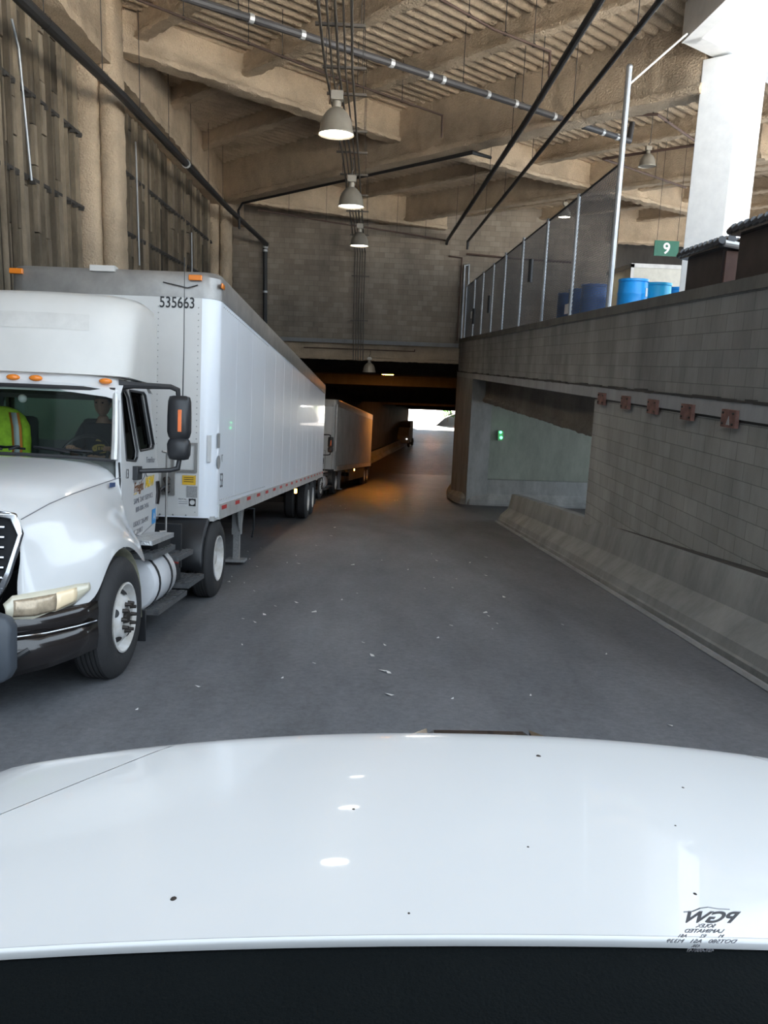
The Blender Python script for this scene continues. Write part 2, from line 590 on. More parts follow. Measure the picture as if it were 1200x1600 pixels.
M['hivis_or'] = basic('hi_vis_orange', (0.85, 0.27, 0.04), 0.8)
M['silver_tape'] = basic('silver_tape', (0.62, 0.64, 0.66), 0.4)
M['drum'] = basic('blue_drum_plastic', (0.015, 0.33, 0.82), 0.35, 0, 0.12, 3)
M['drum_dark'] = basic('dark_blue_drum_plastic', (0.012, 0.11, 0.36), 0.4, 0, 0.15, 3)
M['drum_cyan'] = basic('light_blue_drum_plastic', (0.03, 0.50, 0.82), 0.35, 0, 0.12, 3)
M['sign'] = basic('green_sign_face', (0.0, 0.12, 0.065), 0.5)
M['sign_ink'] = basic('white_sign_figure', (0.85, 0.85, 0.82), 0.5)
M['brown_wood'] = basic('dark_brown_boards', (0.05, 0.036, 0.032), 0.6, var=0.35, scale=3)
M['brown_red'] = basic('reddish_brown_boards', (0.15, 0.085, 0.07), 0.6, var=0.3, scale=3)
M['tile'] = basic('black_roof_tile', (0.035, 0.034, 0.038), 0.25, 0, 0.3, 9)
M['cream'] = basic('cream_panel', (0.66, 0.63, 0.55), 0.6)
M['rust'] = basic('rusty_plate', (0.19, 0.095, 0.075), 0.8, var=0.4, scale=9)
M['green_glint'] = emit('green_reflection_dot', (0.05, 1.0, 0.25), 6)
M['paper'] = basic('litter_paper', (0.62, 0.62, 0.60), 0.8)
M['wood'] = basic('raw_lumber', (0.48, 0.35, 0.21), 0.8)
M['car'] = basic('white_car_paint', (0.63, 0.63, 0.63), 0.25, 0, 0.015, 2.0, coat=0.45)
M['car_trim'] = basic('black_cowl_plastic', (0.004, 0.0055, 0.006), 0.9, bump=0.3, bscale=180, spec=0.08)
M['dash'] = basic('dark_dashboard', (0.005, 0.007, 0.0075), 0.9, bump=0.3, bscale=150, spec=0.08)
M['leaf'] = basic('bright_leaves', (0.10, 0.30, 0.03), 0.7, var=0.5, scale=4)
M['pale_ground'] = concrete('sunlit_concrete', (0.62, 0.60, 0.56), 0.15)
M['soffit'] = concrete('sooty_soffit_and_void', (0.05, 0.047, 0.043), 0.4)


def struct(mb, name, mat, **kw):
    return tag(mb.build(name, mat, **kw), kind='structure')


# ------------------------------------------------------------------ the road
g = MB()
ys = [-10, -6, -3, 0, 5, 10, 15, 20, 25, 30, 35, 40, 45, 50, 55, 60, 64, 70, 80, 90, 97, 104, 112, 120, 130]
vs, fs = [], []
for y in ys:
    vs += [(-9, y, road_z(y)), (26, y, road_z(y))]
for i in range(len(ys) - 1):
    fs.append((2 * i, 2 * i + 1, 2 * i + 3, 2 * i + 2))
g.add(vs, fs)
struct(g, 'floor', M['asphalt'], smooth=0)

struct(MB().box((10, -70, road_z(-9) - .25), (70, -10, road_z(-9) - .02)), 'ground_bounce', M['pale_ground'], smooth=0)  # unseen pale ground, added to bounce sun up to the ceiling
# ------------------------------------------------------------------ roof: ribbed deck, joists, girders
Rv = Vector((0.762, 0.648))
Gv = Vector((0.648, -0.762))
ROOF = [(-5.3, 2.5), (5.5, 2.5), (5.5, 14.7), (22, 26.2), (22, 38), (-5.3, 38)]
DECK = 8.25


def clip_line(k, along, across):
    """where the line across·p = k runs inside the roof outline: intervals of along·p"""
    ts = []
    n = len(ROOF)
    for i in range(n):
        a, b = Vector(ROOF[i]), Vector(ROOF[(i + 1) % n])
        da, db = a.dot(across) - k, b.dot(across) - k
        if (da < 0) != (db < 0):
            p = a + (b - a) * (da / (da - db))
            ts.append(p.dot(along))
    ts.sort()
    return [(ts[i], ts[i + 1]) for i in range(0, len(ts) - 1, 2)]


def rg(r, q): return Rv * r + Gv * q


dk = MB()
pitch = 0.28
qs = [Vector(p).dot(Gv) for p in ROOF]
q = min(qs) + 0.02
prof = [(0.0, 0.11), (0.025, 0.03), (0.06, -0.012), (0.11, -0.022), (0.16, -0.012), (0.195, 0.03), (0.22, 0.11), (0.28, 0.11)]
while q < max(qs) - pitch:
    for r0, r1 in clip_line(q + 0.1, Rv, Gv):
        n = max(1, int((r1 - r0) / 0.22))
        rows = []
        for i in range(n + 1):
            r = r0 + (r1 - r0) * i / n
            row = []
            for k, (dq, dz) in enumerate(prof):
                j = 0.004 if 0 < k < 6 else 0.001
                p = rg(r, q + dq + random.uniform(-j, j))
                row.append((p.x, p.y, DECK + dz + random.uniform(-j, j)))
            rows.append(row)
        dk.loft(rows, closed=False, caps=False)
    q += pitch
# weather side of the deck
top = [(x, y, DECK + 0.16) for x, y in ROOF]
dk.add(top, [tuple(range(len(ROOF)))])
struct(dk, 'ceiling', M['spray'], smooth=75)


def beam(name, a, b, zb, zt, w, web, mat=None, tf=0.12, step=0.13, jit=0.02):
    a, b = Vector(a), Vector(b)
    d = (b - a)
    L = d.length
    d.normalize()
    s = Vector((-d.y, d.x))
    n = max(2, int(L / step))
    rings = []
    for i in range(n + 1):
        p = a + d * (L * i / n)
        pr = [(-w / 2, zb), (-w / 6, zb - .006), (w / 6, zb - .006), (w / 2, zb), (w / 2 + .01, zb + tf * .5), (w / 2, zb + tf), (web / 2, zb + tf + .05), (web / 2, (zb + zt) / 2), (web / 2, zt),
              (-web / 2, zt), (-web / 2, (zb + zt) / 2), (-web / 2, zb + tf + .05), (-w / 2, zb + tf), (-w / 2 - .01, zb + tf * .5)]
        ring = []
        for u, z in pr:
            jj = jit if z < zt - .01 else 0
            u += random.uniform(-jj, jj)
            c = p + s * u
            ring.append((c.x, c.y, z + random.uniform(-jj, jj)))
        rings.append(ring)
    mb = MB().loft(rings)
    return struct(mb, name, mat or M['spray'], smooth=55)


r_girder = 14.77
for k in range(-8, 9):
    if k == 0: continue
    r = r_girder + 2.45 * k
    for q0, q1 in clip_line(r, Gv, Rv):
        # trim the ends off the left wall and the far wall
        pa, pb = rg(r, q0), rg(r, q1)
        if pa.x < -4.8:
            t = (-4.8 - pa.x) / (pb.x - pa.x)
            pa = pa + (pb - pa) * t
        deep = k in (3,)
        beam('ceiling_joist', pa, pb, 7.35 if deep else 7.82, DECK + .06, 0.34 if deep else 0.26, 0.2 if deep else 0.15, tf=0.09)
# the deep girder, and the beams that frame into it
beam('ceiling_girder', (-4.5, 28.05), rg(r_girder, Vector((6.3, 15.4)).dot(Gv)), 7.0, DECK + .06, 0.52, 0.34, tf=0.14)
beam('ceiling_beam', (-4.95, 16.09), (1.15, 21.85), 7.5, DECK + .06, 0.4, 0.26, tf=0.1)
beam('ceiling_beam', (1.6, 22.15), (12.6, 29.5), 7.5, DECK + .06, 0.4, 0.26, tf=0.1)
beam('ceiling_beam', (-4.5, 29.1), (3.4, 32.9), 7.25, DECK + .06, 0.4, 0.26, tf=0.1)
beam('ceiling_beam', (10.0, 21.0), (21.0, 29.0), 7.4, DECK + .06, 0.4, 0.26, tf=0.1)

# white fascia round the roof opening
f = MB()
f.box((5.5, 2.5, 7.6), (5.76, 14.75, 8.5))
struct(f, 'trim_1', M['white_trim'], smooth=0)
f = MB()
d = Vector((16.5, 11.5)).normalized()
s = Vector((d.y, -d.x))
a0 = Vector((5.5, 14.72))
c = a0 + d * 9.5
f.obox((c.x + s.x * .17, c.y + s.y * .17, 8.05), (d.x * 9.5, d.y * 9.5, 0), (s.x * .17, s.y * .17, 0), (0, 0, .45))
struct(f, 'trim_2', M['white_trim'], smooth=0)

# ------------------------------------------------------------------ left wall
lw = MB().box((-5.7, -20.0, -6.0), (-5.4, 36.0, 8.3))  # unseen run behind the viewer lengthened to block light from the left
struct(lw, 'wall_left', M['plank_dark'], smooth=0)
pl = MB()
bays = ((6.0, 15.35), (16.15, 28.3), (29.45, 32.85))
for ya, yb in bays:
    y = ya
    while y < yb - .1:
        w = min(random.choice((.2, .24, .27, .31, .36)), yb - y)
        dpt = random.choice((-5.2, -5.15, -5.1, -5.27, -5.18))
        z = 1.0 + random.uniform(0, .5)
        while z < 7.0:
            h = random.uniform(.5, 1.9)
            t = random.uniform(-.02, .02)
            pl.box((-5.4, y, z), (dpt + t, y + w - random.uniform(.03, .07), min(7.3, z + h) - .02))
            z += h
        pl.box((dpt, y + w - .085, 1.0), (dpt + .075, y + w - .06, 7.25))
        y += w
struct(pl, 'trim_3', M['plank'], smooth=0)
# dark flat bars with short clips across the boards, one per bay and height
for (ya, yb) in bays:
    for zz in (4.5, 5.75):
        b = MB().box((-5.13, ya, zz), (-5.08, yb, zz + .05))
        yy = ya + .2
        while yy < yb - .1:
            b.box((-5.14, yy, zz - .05), (-5.05, yy + .04, zz + .01))
            yy += .31
        struct(b, 'trim_4', M['plank_dark'], smooth=0)


def lobe(x0, x1, y0, y1):
    rings = []
    z = -3.0
    cx, cy, hx, hy = (x0 + x1) / 2, (y0 + y1) / 2, (x1 - x0) / 2, (y1 - y0) / 2
    while z <= 8.3:
        ring = []
        for k in range(16):
            a = 2 * PI * k / 16
            c, s_ = math.cos(a), math.sin(a)
            j = random.uniform(.95, 1.05)
            ring.append((cx + hx * j * math.copysign(abs(c) ** .6, c), cy + hy * j * math.copysign(abs(s_) ** .6, s_), z))
        rings.append(ring)
        z += .12
    return MB().loft(rings)


for a in ((-5.32, -4.83, 15.35, 16.0), (-4.86, -4.50, 15.5, 16.2), (-5.32, -4.86, 28.3, 29.2), (-4.88, -4.52, 28.4, 29.4)):
    struct(lobe(*a), 'column', M['spray'], smooth=60)
# sprayed spandrel beam over the boards
for ya, yb in ((6.0, 15.5), (16.0, 28.5), (29.2, 33.0)):
    beam('wall_beam', (-4.86, ya), (-4.86, yb), 7.02, DECK + .06, 0.56, 0.42, tf=0.16)

# ------------------------------------------------------------------ far wall and tunnel mouth
fw = MB().box((-5.5, 33.0, 2.78), (4.25, 33.4, 8.3))
struct(fw, 'wall_far', M['block_y'], smooth=0)
fw = MB().box((4.25, 33.02, 2.6), (10.5, 33.4, 8.3))
struct(fw, 'wall_far_right', M['block_y'], smooth=0)
struct(MB().box((-5.2, 32.86, 2.64), (4.2, 33.3, 2.80)), 'trim_5', M['conc_edge'], smooth=0)
beam('lintel', (-5.2, 33.35), (4.6, 33.35), 1.98, 2.66, 0.5, 0.3, tf=0.09)
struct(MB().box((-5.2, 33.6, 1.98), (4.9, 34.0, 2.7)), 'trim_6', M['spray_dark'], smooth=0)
# deck over the tunnel and its down-stand beams
tc = MB()
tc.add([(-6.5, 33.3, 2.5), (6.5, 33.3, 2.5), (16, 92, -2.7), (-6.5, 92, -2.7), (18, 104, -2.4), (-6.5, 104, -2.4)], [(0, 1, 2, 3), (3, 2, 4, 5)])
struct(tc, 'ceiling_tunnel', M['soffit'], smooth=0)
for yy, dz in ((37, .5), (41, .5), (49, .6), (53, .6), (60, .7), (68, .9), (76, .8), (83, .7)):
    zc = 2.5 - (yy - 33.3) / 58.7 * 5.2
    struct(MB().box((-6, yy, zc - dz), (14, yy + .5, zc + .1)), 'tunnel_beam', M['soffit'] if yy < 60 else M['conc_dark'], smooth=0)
tw = MB()


def wall_strip(pts, t, z0, z1):
    mb = MB()
    for (xa, ya), (xb, yb) in zip(pts, pts[1:]):
        d = Vector((xb - xa, yb - ya)).normalized()
        s = Vector((-d.y, d.x)) * t
        vs = []
        for z in (z0, z1):
            vs += [(xa, ya, z), (xb, yb, z), (xb + s.x, yb + s.y, z), (xa + s.x, ya + s.y, z)]
        mb.add(vs, [(3, 2, 1, 0), (4, 5, 6, 7), (0, 1, 5, 4), (1, 2, 6, 5), (2, 3, 7, 6), (3, 0, 4, 7)])
    return mb


TL = [(-4.9, 33.3), (-4.2, 45), (-1.2, 61), (2.5, 76), (6.2, 90.5), (7.0, 104)]
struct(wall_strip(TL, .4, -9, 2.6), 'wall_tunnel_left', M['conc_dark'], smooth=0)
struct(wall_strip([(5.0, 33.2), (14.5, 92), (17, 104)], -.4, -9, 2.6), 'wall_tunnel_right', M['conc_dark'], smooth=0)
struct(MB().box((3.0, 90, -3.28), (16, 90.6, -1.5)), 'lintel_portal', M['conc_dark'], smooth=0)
# kerb barrier along the tunnel's left side
kb = MB()
rows = []
for (x, y) in [(-4.0, 40), (-3.4, 50), (-.75, 61), (2.95, 76), (6.2, 88.9)]:
    z = road_z(y)
    rows.append([(x - .45, y, z - .1), (x + .2, y, z - .1), (x + .2, y, z + .12), (x, y, z + .38), (x - .08, y, z + .85), (x - .45, y, z + .85)])
struct(kb.loft(rows), 'tunnel_barrier', M['conc'], smooth=0)
# bright ground and a planted bank beyond the exit
struct(MB().add([(2, 104, road_z(104) + .02), (26, 104, road_z(104) + .02), (26, 130, road_z(130) + .02), (2, 130, road_z(130) + .02)], [(0, 1, 2, 3)]), 'ground_outside', M['pale_ground'], smooth=0)
bk = MB()
rows = []
for i in range(9):
    y = 104.5 + i * 2.2
    z = road_z(y)
    rows.append([(10.6 + i * .25 + random.uniform(-.2, .2), y, z - .1), (12.0 + i * .2, y, z + 1.2 + random.uniform(-.2, .2)), (14, y, z + 2.0), (20, y, z + 2.4)])
struct(bk.loft(rows, closed=False), 'bank_outside', M['conc_dark'], smooth=60)
for i, (x, y, sc) in enumerate(((12.6, 106, 1.0), (15.0, 108.0, 1.2), (13.9, 112, 1.3))):
    sh = MB()
    z = road_z(y) + 1.0
    for k in range(260):
        a, e, rr = random.uniform(0, 2 * PI), random.uniform(-.4, 1.4), random.uniform(.4, 1.0) * sc
        p = Vector((x + rr * math.cos(a) * math.cos(e), y + rr * math.sin(a) * math.cos(e), z + .5 + rr * math.sin(e)))
        u = Vector((random.uniform(-1, 1), random.uniform(-1, 1), random.uniform(-1, 1))).normalized() * .16
        w = u.cross(Vector((random.uniform(-1, 1), random.uniform(-1, 1), 1))).normalized() * .08
        sh.add([p - u, p + w, p + u, p - w], [(0, 1, 2, 3)])
    root = empty('shrub', ['low green shrub on the bank beyond the tunnel exit', 'larger green shrub behind the low one past the tunnel exit', 'farthest green shrub on the bank past the tunnel exit'][i], 'shrub', loc=(0, 0, 0))
    sh.build('foliage', M['leaf'], root, smooth=0)
    MB().tube([(x, y, z - .6), (x + .05, y, z + .5)], .04, 6).build('stem', M['wood'], root)

# ------------------------------------------------------------------ right side: lower wall, slab edge, parapet, passage
struct(MB().box((4.25, 2.0, -4.0), (4.6, 13.85, 1.46)), 'wall_right', M['block_low'], smooth=0)
struct(MB().box((4.25, 2.0, 1.68), (4.55, 33.0, 2.86)), 'wall_parapet', M['block_x'], smooth=0)
struct(MB().box((4.22, 2.0, 2.86), (4.58, 33.0, 3.0)), 'trim_7', M['coping'], smooth=0)
struct(MB().box((4.21, 2.0, 1.47), (5.6, 33.0, 1.655)), 'trim_8', M['conc_edge'], smooth=0)
cr = MB()
yy = 2.0
while yy < 33:
    L = random.uniform(.15, .5)
    z = 1.655 + random.uniform(-.006, .006)
    cr.box((4.2, yy, z), (4.3, yy + L, z + random.uniform(.02, .05)))
    yy += L
struct(cr, 'trim_9', M['crack'], smooth=0)
cr = MB()
cr.box((4.24, 2.0, 1.44), (4.3, 13.85, 1.475))
struct(cr, 'trim_10', M['crack'], smooth=0)
struct(MB().box((4.5, 2.0, 2.55), (13.5, 40.0, 2.87)), 'floor_dock', M['conc_edge'], smooth=0)
# frontal wall of the passage, with the pier at its road end
struct(MB().box((4.24, 28.6, -6.0), (5.0, 33.2, 1.47)), 'pillar', M['conc'], smooth=0)
struct(MB().box((5.0, 29.2, -6.0), (14, 29.6, 2.6)), 'wall_passage', M['conc_green'], smooth=0)
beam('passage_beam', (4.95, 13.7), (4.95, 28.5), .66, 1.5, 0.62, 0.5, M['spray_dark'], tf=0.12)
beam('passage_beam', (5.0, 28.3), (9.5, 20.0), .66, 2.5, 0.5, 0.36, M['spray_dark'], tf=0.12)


def jersey(name, pts, hs, mat, side=1, w=.2):
    """profiled barrier along (x, y) base points; side +1 = traffic face towards -x"""
    rows = []
    n = len(pts)
    for i, (x, y) in enumerate(pts):
        a, b = Vector(pts[max(0, i - 1)]), Vector(pts[min(n - 1, i + 1)])
        d = (b - a).normalized()
        s = Vector((d.y, -d.x)) * side
        z = road_z(y)
        h = hs
        pr = [(0, -.15), (0, .08), (.02, .1), (.05, .2), (.24, .38), (.27, .42), (.34, h - .03), (.36, h), (.36 + w, h), (.4 + w, -.15)]
        rows.append([(x + s.x * u, y + s.y * u, z + v) for u, v in pr])
    return struct(MB().loft(rows), name, mat, smooth=25)


def lerp_pts(pts, step=1.5):
    out = []
    for (xa, ya), (xb, yb) in zip(pts, pts[1:]):
        n = max(1, int(math.hypot(xb - xa, yb - ya) / step))
        out += [(xa + (xb - xa) * i / n, ya + (yb - ya) * i / n) for i in range(n)]
    return out + [pts[-1]]


jersey('road_barrier', lerp_pts([(3.46, 1.5), (3.66, 6.3), (3.93, 13.8), (4.17, 21.7)]), .82, M['conc'])
jersey('tunnel_mouth_barrier', [(9.5, 28.25), (7.6, 28.25), (5.4, 28.25), (4.35, 28.5), (4.05, 28.95), (3.98, 29.8), (4.05, 33), (4.5, 37), (5.1, 41)], .92, M['conc'], side=1)
# thin dirty kerb line at the foot of the road barrier
kp = lerp_pts([(3.40, 1.5), (3.60, 6.3), (3.87, 13.8), (4.11, 21.7)], 2.0)
struct(MB().tube([(x, y, road_z(y) + .01) for x, y in kp], .035, 6), 'kerb_strip', M['conc_edge'])
# dirt-filled gap between the barrier and the lower wall
gp = MB()
rows = []
for x, y in [q_ for q_ in lerp_pts([(3.46, 1.5), (3.66, 6.3), (3.93, 13.8)]) if q_[1] < 13.85]:
    z = road_z(y) + .815
    rows.append([(x + .375, y, z), (4.27, y, z), (4.27, y, z + .012), (x + .39, y, z + .012)])
struct(gp.loft(rows), 'trim_11', M['crack'], smooth=0)

# ------------------------------------------------------------------ red-brown plates on the slab edge
PW = ['first from the passage opening', 'second from the passage opening', 'third from the passage opening', 'fourth from the passage opening', 'with a pale triangular chip']
for i, (ya, yb) in enumerate(((13.1, 13.47), (11.9, 12.27), (10.77, 11.13), (9.58, 9.97), (8.44, 8.84))):
    t = empty('steel_plate', 'rusty red plate over the wall joint, ' + PW[i], 'plate', loc=(4.2, (ya + yb) / 2, 1.47), group='rusty plates along the slab edge')
    MB().box((-.03, -.17, -.10), (.02, .17, .10)).build('plate', M['rust'], t, bevel=.004)
    for sy in (-.12, .12):
        for sz in (-.06, .06):
            MB().lathe([(.0, -.045), (.014, -.045), (.014, -.03)], (0, sy, sz), 'x', 6).build('bolt', M['nut'], t)
    if i == 4:
        MB().prism([[(-.03, -.07), (.05, -.07), (.02, .03)]], lambda a, b, d: (d, -a, b), -.034, -.029).build('paint_chip', M['decal_grey'], t)

# ------------------------------------------------------------------ chain link fence on the parapet
fe = empty('chain_link_fence', 'tall chain link fence with galvanised posts along the top of the right parapet', 'fence', loc=(0, 0, 0))
FX = 4.40


def ftop(y): return 5.42 - (y - 14) * .018


msh = MB()
y = 13.95 - 2.5
sp = .085
r = .0048
while y < 32.9:
    for sgn in (1, -1):
        za, zb = 3.03, ftop(max(14, y)) - .03
        ya, yb = (y, y + (zb - za)) if sgn > 0 else (y + (zb - za), y)
        # clip to the panel length
        def zt(yq): return za + (yq - ya) / (yb - ya) * (zb - za)
        lo, hi = max(13.98, min(ya, yb)), min(32.8, max(ya, yb))
        if hi - lo > .05:
            msh.tube([(FX + .004 * sgn, lo, zt(lo)), (FX + .004 * sgn, hi, zt(hi))], r, 3, cap=False)
    y += sp
msh.build('fence_mesh', M['wire'], fe, smooth=0)
for i, (yy, zt) in enumerate(((13.98, 6.9), (16.5, 5.38), (19.05, 5.34), (21.75, 5.32), (24.25, 5.26), (26.3, 5.2), (28.4, 5.17), (30.4, 5.12), (32.7, 5.1))):
    p = MB().tube([(FX - .02, yy, 2.99), (FX - .02, yy, zt)], .05 if i == 0 else .038, 10)
    p.ball((FX - .02, yy, zt), .055 if i == 0 else .042, 10, 6)
    p.build('fence_post', M['galv'], fe)
MB().tube([(FX, 13.98, ftop(14)), (FX, 32.7, ftop(32.7))], .022, 6).build('top_rail', M['black_pipe'], fe)
for yy, z in ((20.45, 4.35), (26.6, 3.95), (30.0, 3.75)):
    MB().tube([(FX - .06, yy, z - .28), (FX - .06, yy, z + .28)], .06, 8).build('dark_wrap', M['black_plastic'], fe)
MB().tube([(FX - .02, 13.98, 6.62), (5.45, 14.4, 7.62)], .018, 6).build('brace', M['white_trim'], fe)
for i, (yy, z, w, h, lb) in enumerate(((16.75, 3.18, .3, .2, 'white paper notice wired low on the chain link fence'), (30.9, 3.85, .22, .26, 'small white notice on the far end of the chain link fence'), (28.6, 4.0, .26, .2, 'small pale notice on the fence beside the far posts'))):
    t = MB().box((FX - .035, yy - w / 2, z - h / 2), (FX - .02, yy + w / 2, z + h / 2)).build('notice', M['decal_white'] if i < 2 else M['decal_grey'], smooth=0)
    tag(t, lb, 'notice')

# ------------------------------------------------------------------ dock deck: column, huts, drums, sign, pale container
cm = MB()
pts = [(6.13, 15.3), (6.66, 14.82), (7.32, 15.26), (6.8, 15.8)]
cm.loft([[(x, y, 2.87) for x, y in pts], [(x, y, 7.56) for x, y in pts]])
struct(cm, 'column', M['white_trim'], smooth=0, bevel=.015)


def drum(x, y, mat, label, z0=2.87):
    t = empty('drum', label, 'drum', loc=(x, y, z0), group='blue plastic drums on the dock')
    pr = [(0, 0), (.26, 0), (.285, .03), (.29, .26), (.297, .28), (.297, .31), (.29, .33), (.29, .56), (.297, .58), (.297, .61), (.29, .63), (.285, .80), (.265, .84)]
    MB().lathe(pr, n=28).build('body', mat, t, smooth=40)
    MB().lathe([(.27, .82), (.296, .83), (.296, .875), (.275, .88), (.268, .85), (0, .845)], n=28).build('rim', mat, t, smooth=40)
    MB().lathe([(0, .87), (.03, .87), (.035, .845)], (.14, 0, 0), n=12).build('bung', M['black_plastic'], t)
    return t


d1 = drum(5.48, 16.0, M['drum'], 'bright blue plastic drum with a small white label, nearest the tall fence post')
MB().prism([[(-.05, -.08), (.05, -.08), (.05, .08), (-.05, .08)]], lambda a, b, d: (.2 + d * .7 + a * .5, -.21 - d * .7 + a * .5, .62 + b), 0, .012).build('label_patch', M['decal_white'], d1)
drum(6.15, 16.5, M['drum_cyan'], 'lighter blue plastic drum standing between two darker blue drums')
drum(6.9, 17.2, M['drum'], 'blue plastic drum beside the cream container, farthest right of the drums')
drum(5.1, 17.3, M['drum_dark'], 'dark blue drum behind the fence, first one left of the tall post')
drum(5.12, 18.4, M['drum_dark'], 'dark blue drum behind the fence, between two other dark drums')
drum(5.15, 19.5, M['drum_dark'], 'dark blue drum behind the fence, farthest along the parapet')


def hut(name, label, y0, L, W, h, x0=4.92):
    """low boarded hut whose lid carries a row of black barrel tiles along its road side"""
    t = empty(name, label, 'hut', loc=(x0, y0, 2.87), group='dark huts with tiled lids on the dock')
    MB().prism([[(0, 0), (W, 0), (W, h - .1), (0, h - .02)]], lambda a, b, d: (a, d, b), .04, L).build('boarded_body', M['brown_wood'], t, smooth=0)
    MB().box((.03, 0, 0), (W * .45, .04, h - .08)).build('end_board', M['brown_red'], t, smooth=0)
    MB().box((W * .55, -.03, 0), (W * .78, .05, h - .1)).build('corner_post', M['brown_red'], t, smooth=0)
    rf = MB().prism([[(-.10, h - .04), (W + .08, h - .12), (W + .08, h - .06), (-.10, h + .02)]], lambda a, b, d: (a, d, b), -.04, L + .06)
    n = int(L / .15)
    for i in range(n + 1):
        y = -.03 + (L + .06) * i / n
        for x, z, r0 in ((-.09, h + .03, .055), (.04, h + .055, .06), (.2, h + .04, .055)):
            rf.tube([(x, y - .06, z + .018), (x, y + .1, z - .012)], [r0, r0 * .78], 8)
    rf.build('tiled_lid', M['tile'], t, smooth=40)
    MB().tube([(-.05, -.07, h + .01), (W + .1, -.07, h - .08)], .045, 10).build('end_flashing', M['alu_light'], t)
    return t


hut('tiled_hut', 'smaller dark brown hut with black tiled lid beside the white column and cream container', 10.85, 1.2, .55, .80)
hut('tiled_hut', 'dark brown hut with black tiled lid nearest the viewer, at the right edge', 8.9, 1.42, .8, .88, 4.86)

sg = empty('dock_sign', 'green hanging dock sign with a white figure 9', 'sign', loc=(8.35, 22.0, 5.27))
MB().box((-.335, -.02, -.2), (.335, .02, .2)).build('sign_board', M['sign'], sg, smooth=0)
text('figure', '9', .40, M['sign_ink'], sg, (0, -.023, -.135), (1, 0, 0), (0, 0, 1), 'CENTER', bold=.008)
for sx in (-.28, .28):
    MB().tube([(sx, 0, .2), (sx, 0, 3.05)], .006, 5).build('hanger_wire', M['black_pipe'], sg)
ct = empty('cream_container', 'cream box container standing behind the blue drums under the green sign', 'container', loc=(9.3, 24.6, 2.87))
MB().box((-.95, 0, 0), (2.2, 2.4, 2.25)).build('body', M['cream'], ct, smooth=0, bevel=.03)
MB().box((-1.0, -.03, 2.2), (2.25, 2.4, 2.32)).build('top_frame', M['alu'], ct, smooth=0)
MB().box((-1.0, -.03, 0), (-.9, .05, 2.3)).build('corner_frame', M['alu'], ct, smooth=0)
# spandrel, and a back wall coloured dark for the unlit bays
beam('wall_beam', (10.3, 32.6), (22, 32.6), 7.0, 8.31, .5, .4, M['spray'])
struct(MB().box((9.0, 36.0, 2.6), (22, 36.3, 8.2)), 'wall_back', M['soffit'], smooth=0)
t = MB().box((0, 0, 0), (1.5, .1, .09)).box((0, .14, 0), (1.2, .24, .09)).box((.1, .05, .09), (1.4, .16, .18)).build('lumber_pile', M['wood'], smooth=0)
t.matrix_world = Matrix.Translation((4.85, 20.2, 2.87)) @ Matrix.Rotation(1.45, 4, 'Z')
t.name = 'timber_offcuts'
tag(t, 'short timber offcuts lying behind the chain link fence', 'timber')

# ------------------------------------------------------------------ pipes under the roof
def pipe(name, label, pts, r, mat, cat='pipe', hang=(), coup=(), group=None, hz=8.2):
    root = empty(name, label, cat, loc=pts[0], group=group)
    o = Vector(pts[0])
    q = [Vector(p) - o for p in pts]
    MB().tube(q, r, 10).build('pipe_run', mat, root)
    def at(t):
        i = min(int(t), len(q) - 2)
        return q[i] + (q[i + 1] - q[i]) * (t - i)
    for t in hang:
        p = at(t)
        h = MB().tube([p, (p.x, p.y, hz - o.z)], .007, 5)
        h.lathe([(r + .012, -.015), (r + .016, 0), (r + .012, .015)], p, 'y', 10)
        h.build('hanger_rod', M['black_pipe'], root)
    for t in coup:
        p = at(t)
        d = (at(min(len(q) - 1, t + .01)) - p).normalized()
        MB().tube([p - d * .04, p + d * .04], r * 1.25, 10).build('coupling', M['alu_light'] , root)
    return root


pipe('drain_pipe', 'thick black drain pipe running along the left wall and down the far wall', [(-4.25, 9.6, 6.1), (-4.25, 15.0, 6.36), (-4.25, 26.7, 6.6), (-3.74, 32.75, 6.4), (-3.78, 32.8, 6.2), (-3.76, 32.8, 3.2)], .085, M['black_pipe'],
     hang=(.35, .8, 1.1, 1.3, 1.5, 1.7, 1.9), coup=(1.45, 3.6, 4.02, 4.55))
pipe('sprinkler_main', 'dusty grey sprinkler main with pale couplings crossing diagonally under the roof', [(-3.9, 12.0, 7.15), (-2.67, 12.87, 7.12), (0.8, 15.18, 7.1), (6.05, 18.87, 7.1), (6.1, 18.9, 7.5)], .06, M['grey_pipe'],
     hang=(1.2, 1.7, 2.2, 2.45, 2.75), coup=(1.25, 1.47, 1.9, 2.07, 2.12, 2.3, 2.42, 2.6, 2.7, 2.85, 2.93, 2.96))
pipe('overhead_pipe', 'black pipe running above the road, left one of the parallel pair', [(3.05, 9.3, 6.8), (3.26, 16.84, 6.8), (3.48, 32.6, 6.8), (3.48, 32.8, 6.7)], .06, M['black_pipe'], hang=(.3, .8, 1.1, 1.3, 1.5, 1.8), coup=(), group='parallel black pipes above the road')
pipe('overhead_pipe', 'black pipe running above the parapet, right one of the parallel pair', [(3.84, 9.3, 6.8), (4.01, 16.72, 6.8), (4.30, 32.5, 6.8), (4.30, 32.6, 6.5)], .045, M['black_pipe'], hang=(.4, .9, 1.2, 1.45, 1.7), group='parallel black pipes above the road')
pipe('branch_pipe', 'thin rusty sprinkler branch passing above the nearest lamp', [(-3.9, 13.5, 7.42), (-2.45, 14.92, 7.42), (-.62, 16.68, 7.4), (1.75, 18.75, 7.4), (1.76, 18.76, 6.95)], .022, M['brown_pipe'], hang=(.6, 1.2, 1.5, 2.2, 2.6))
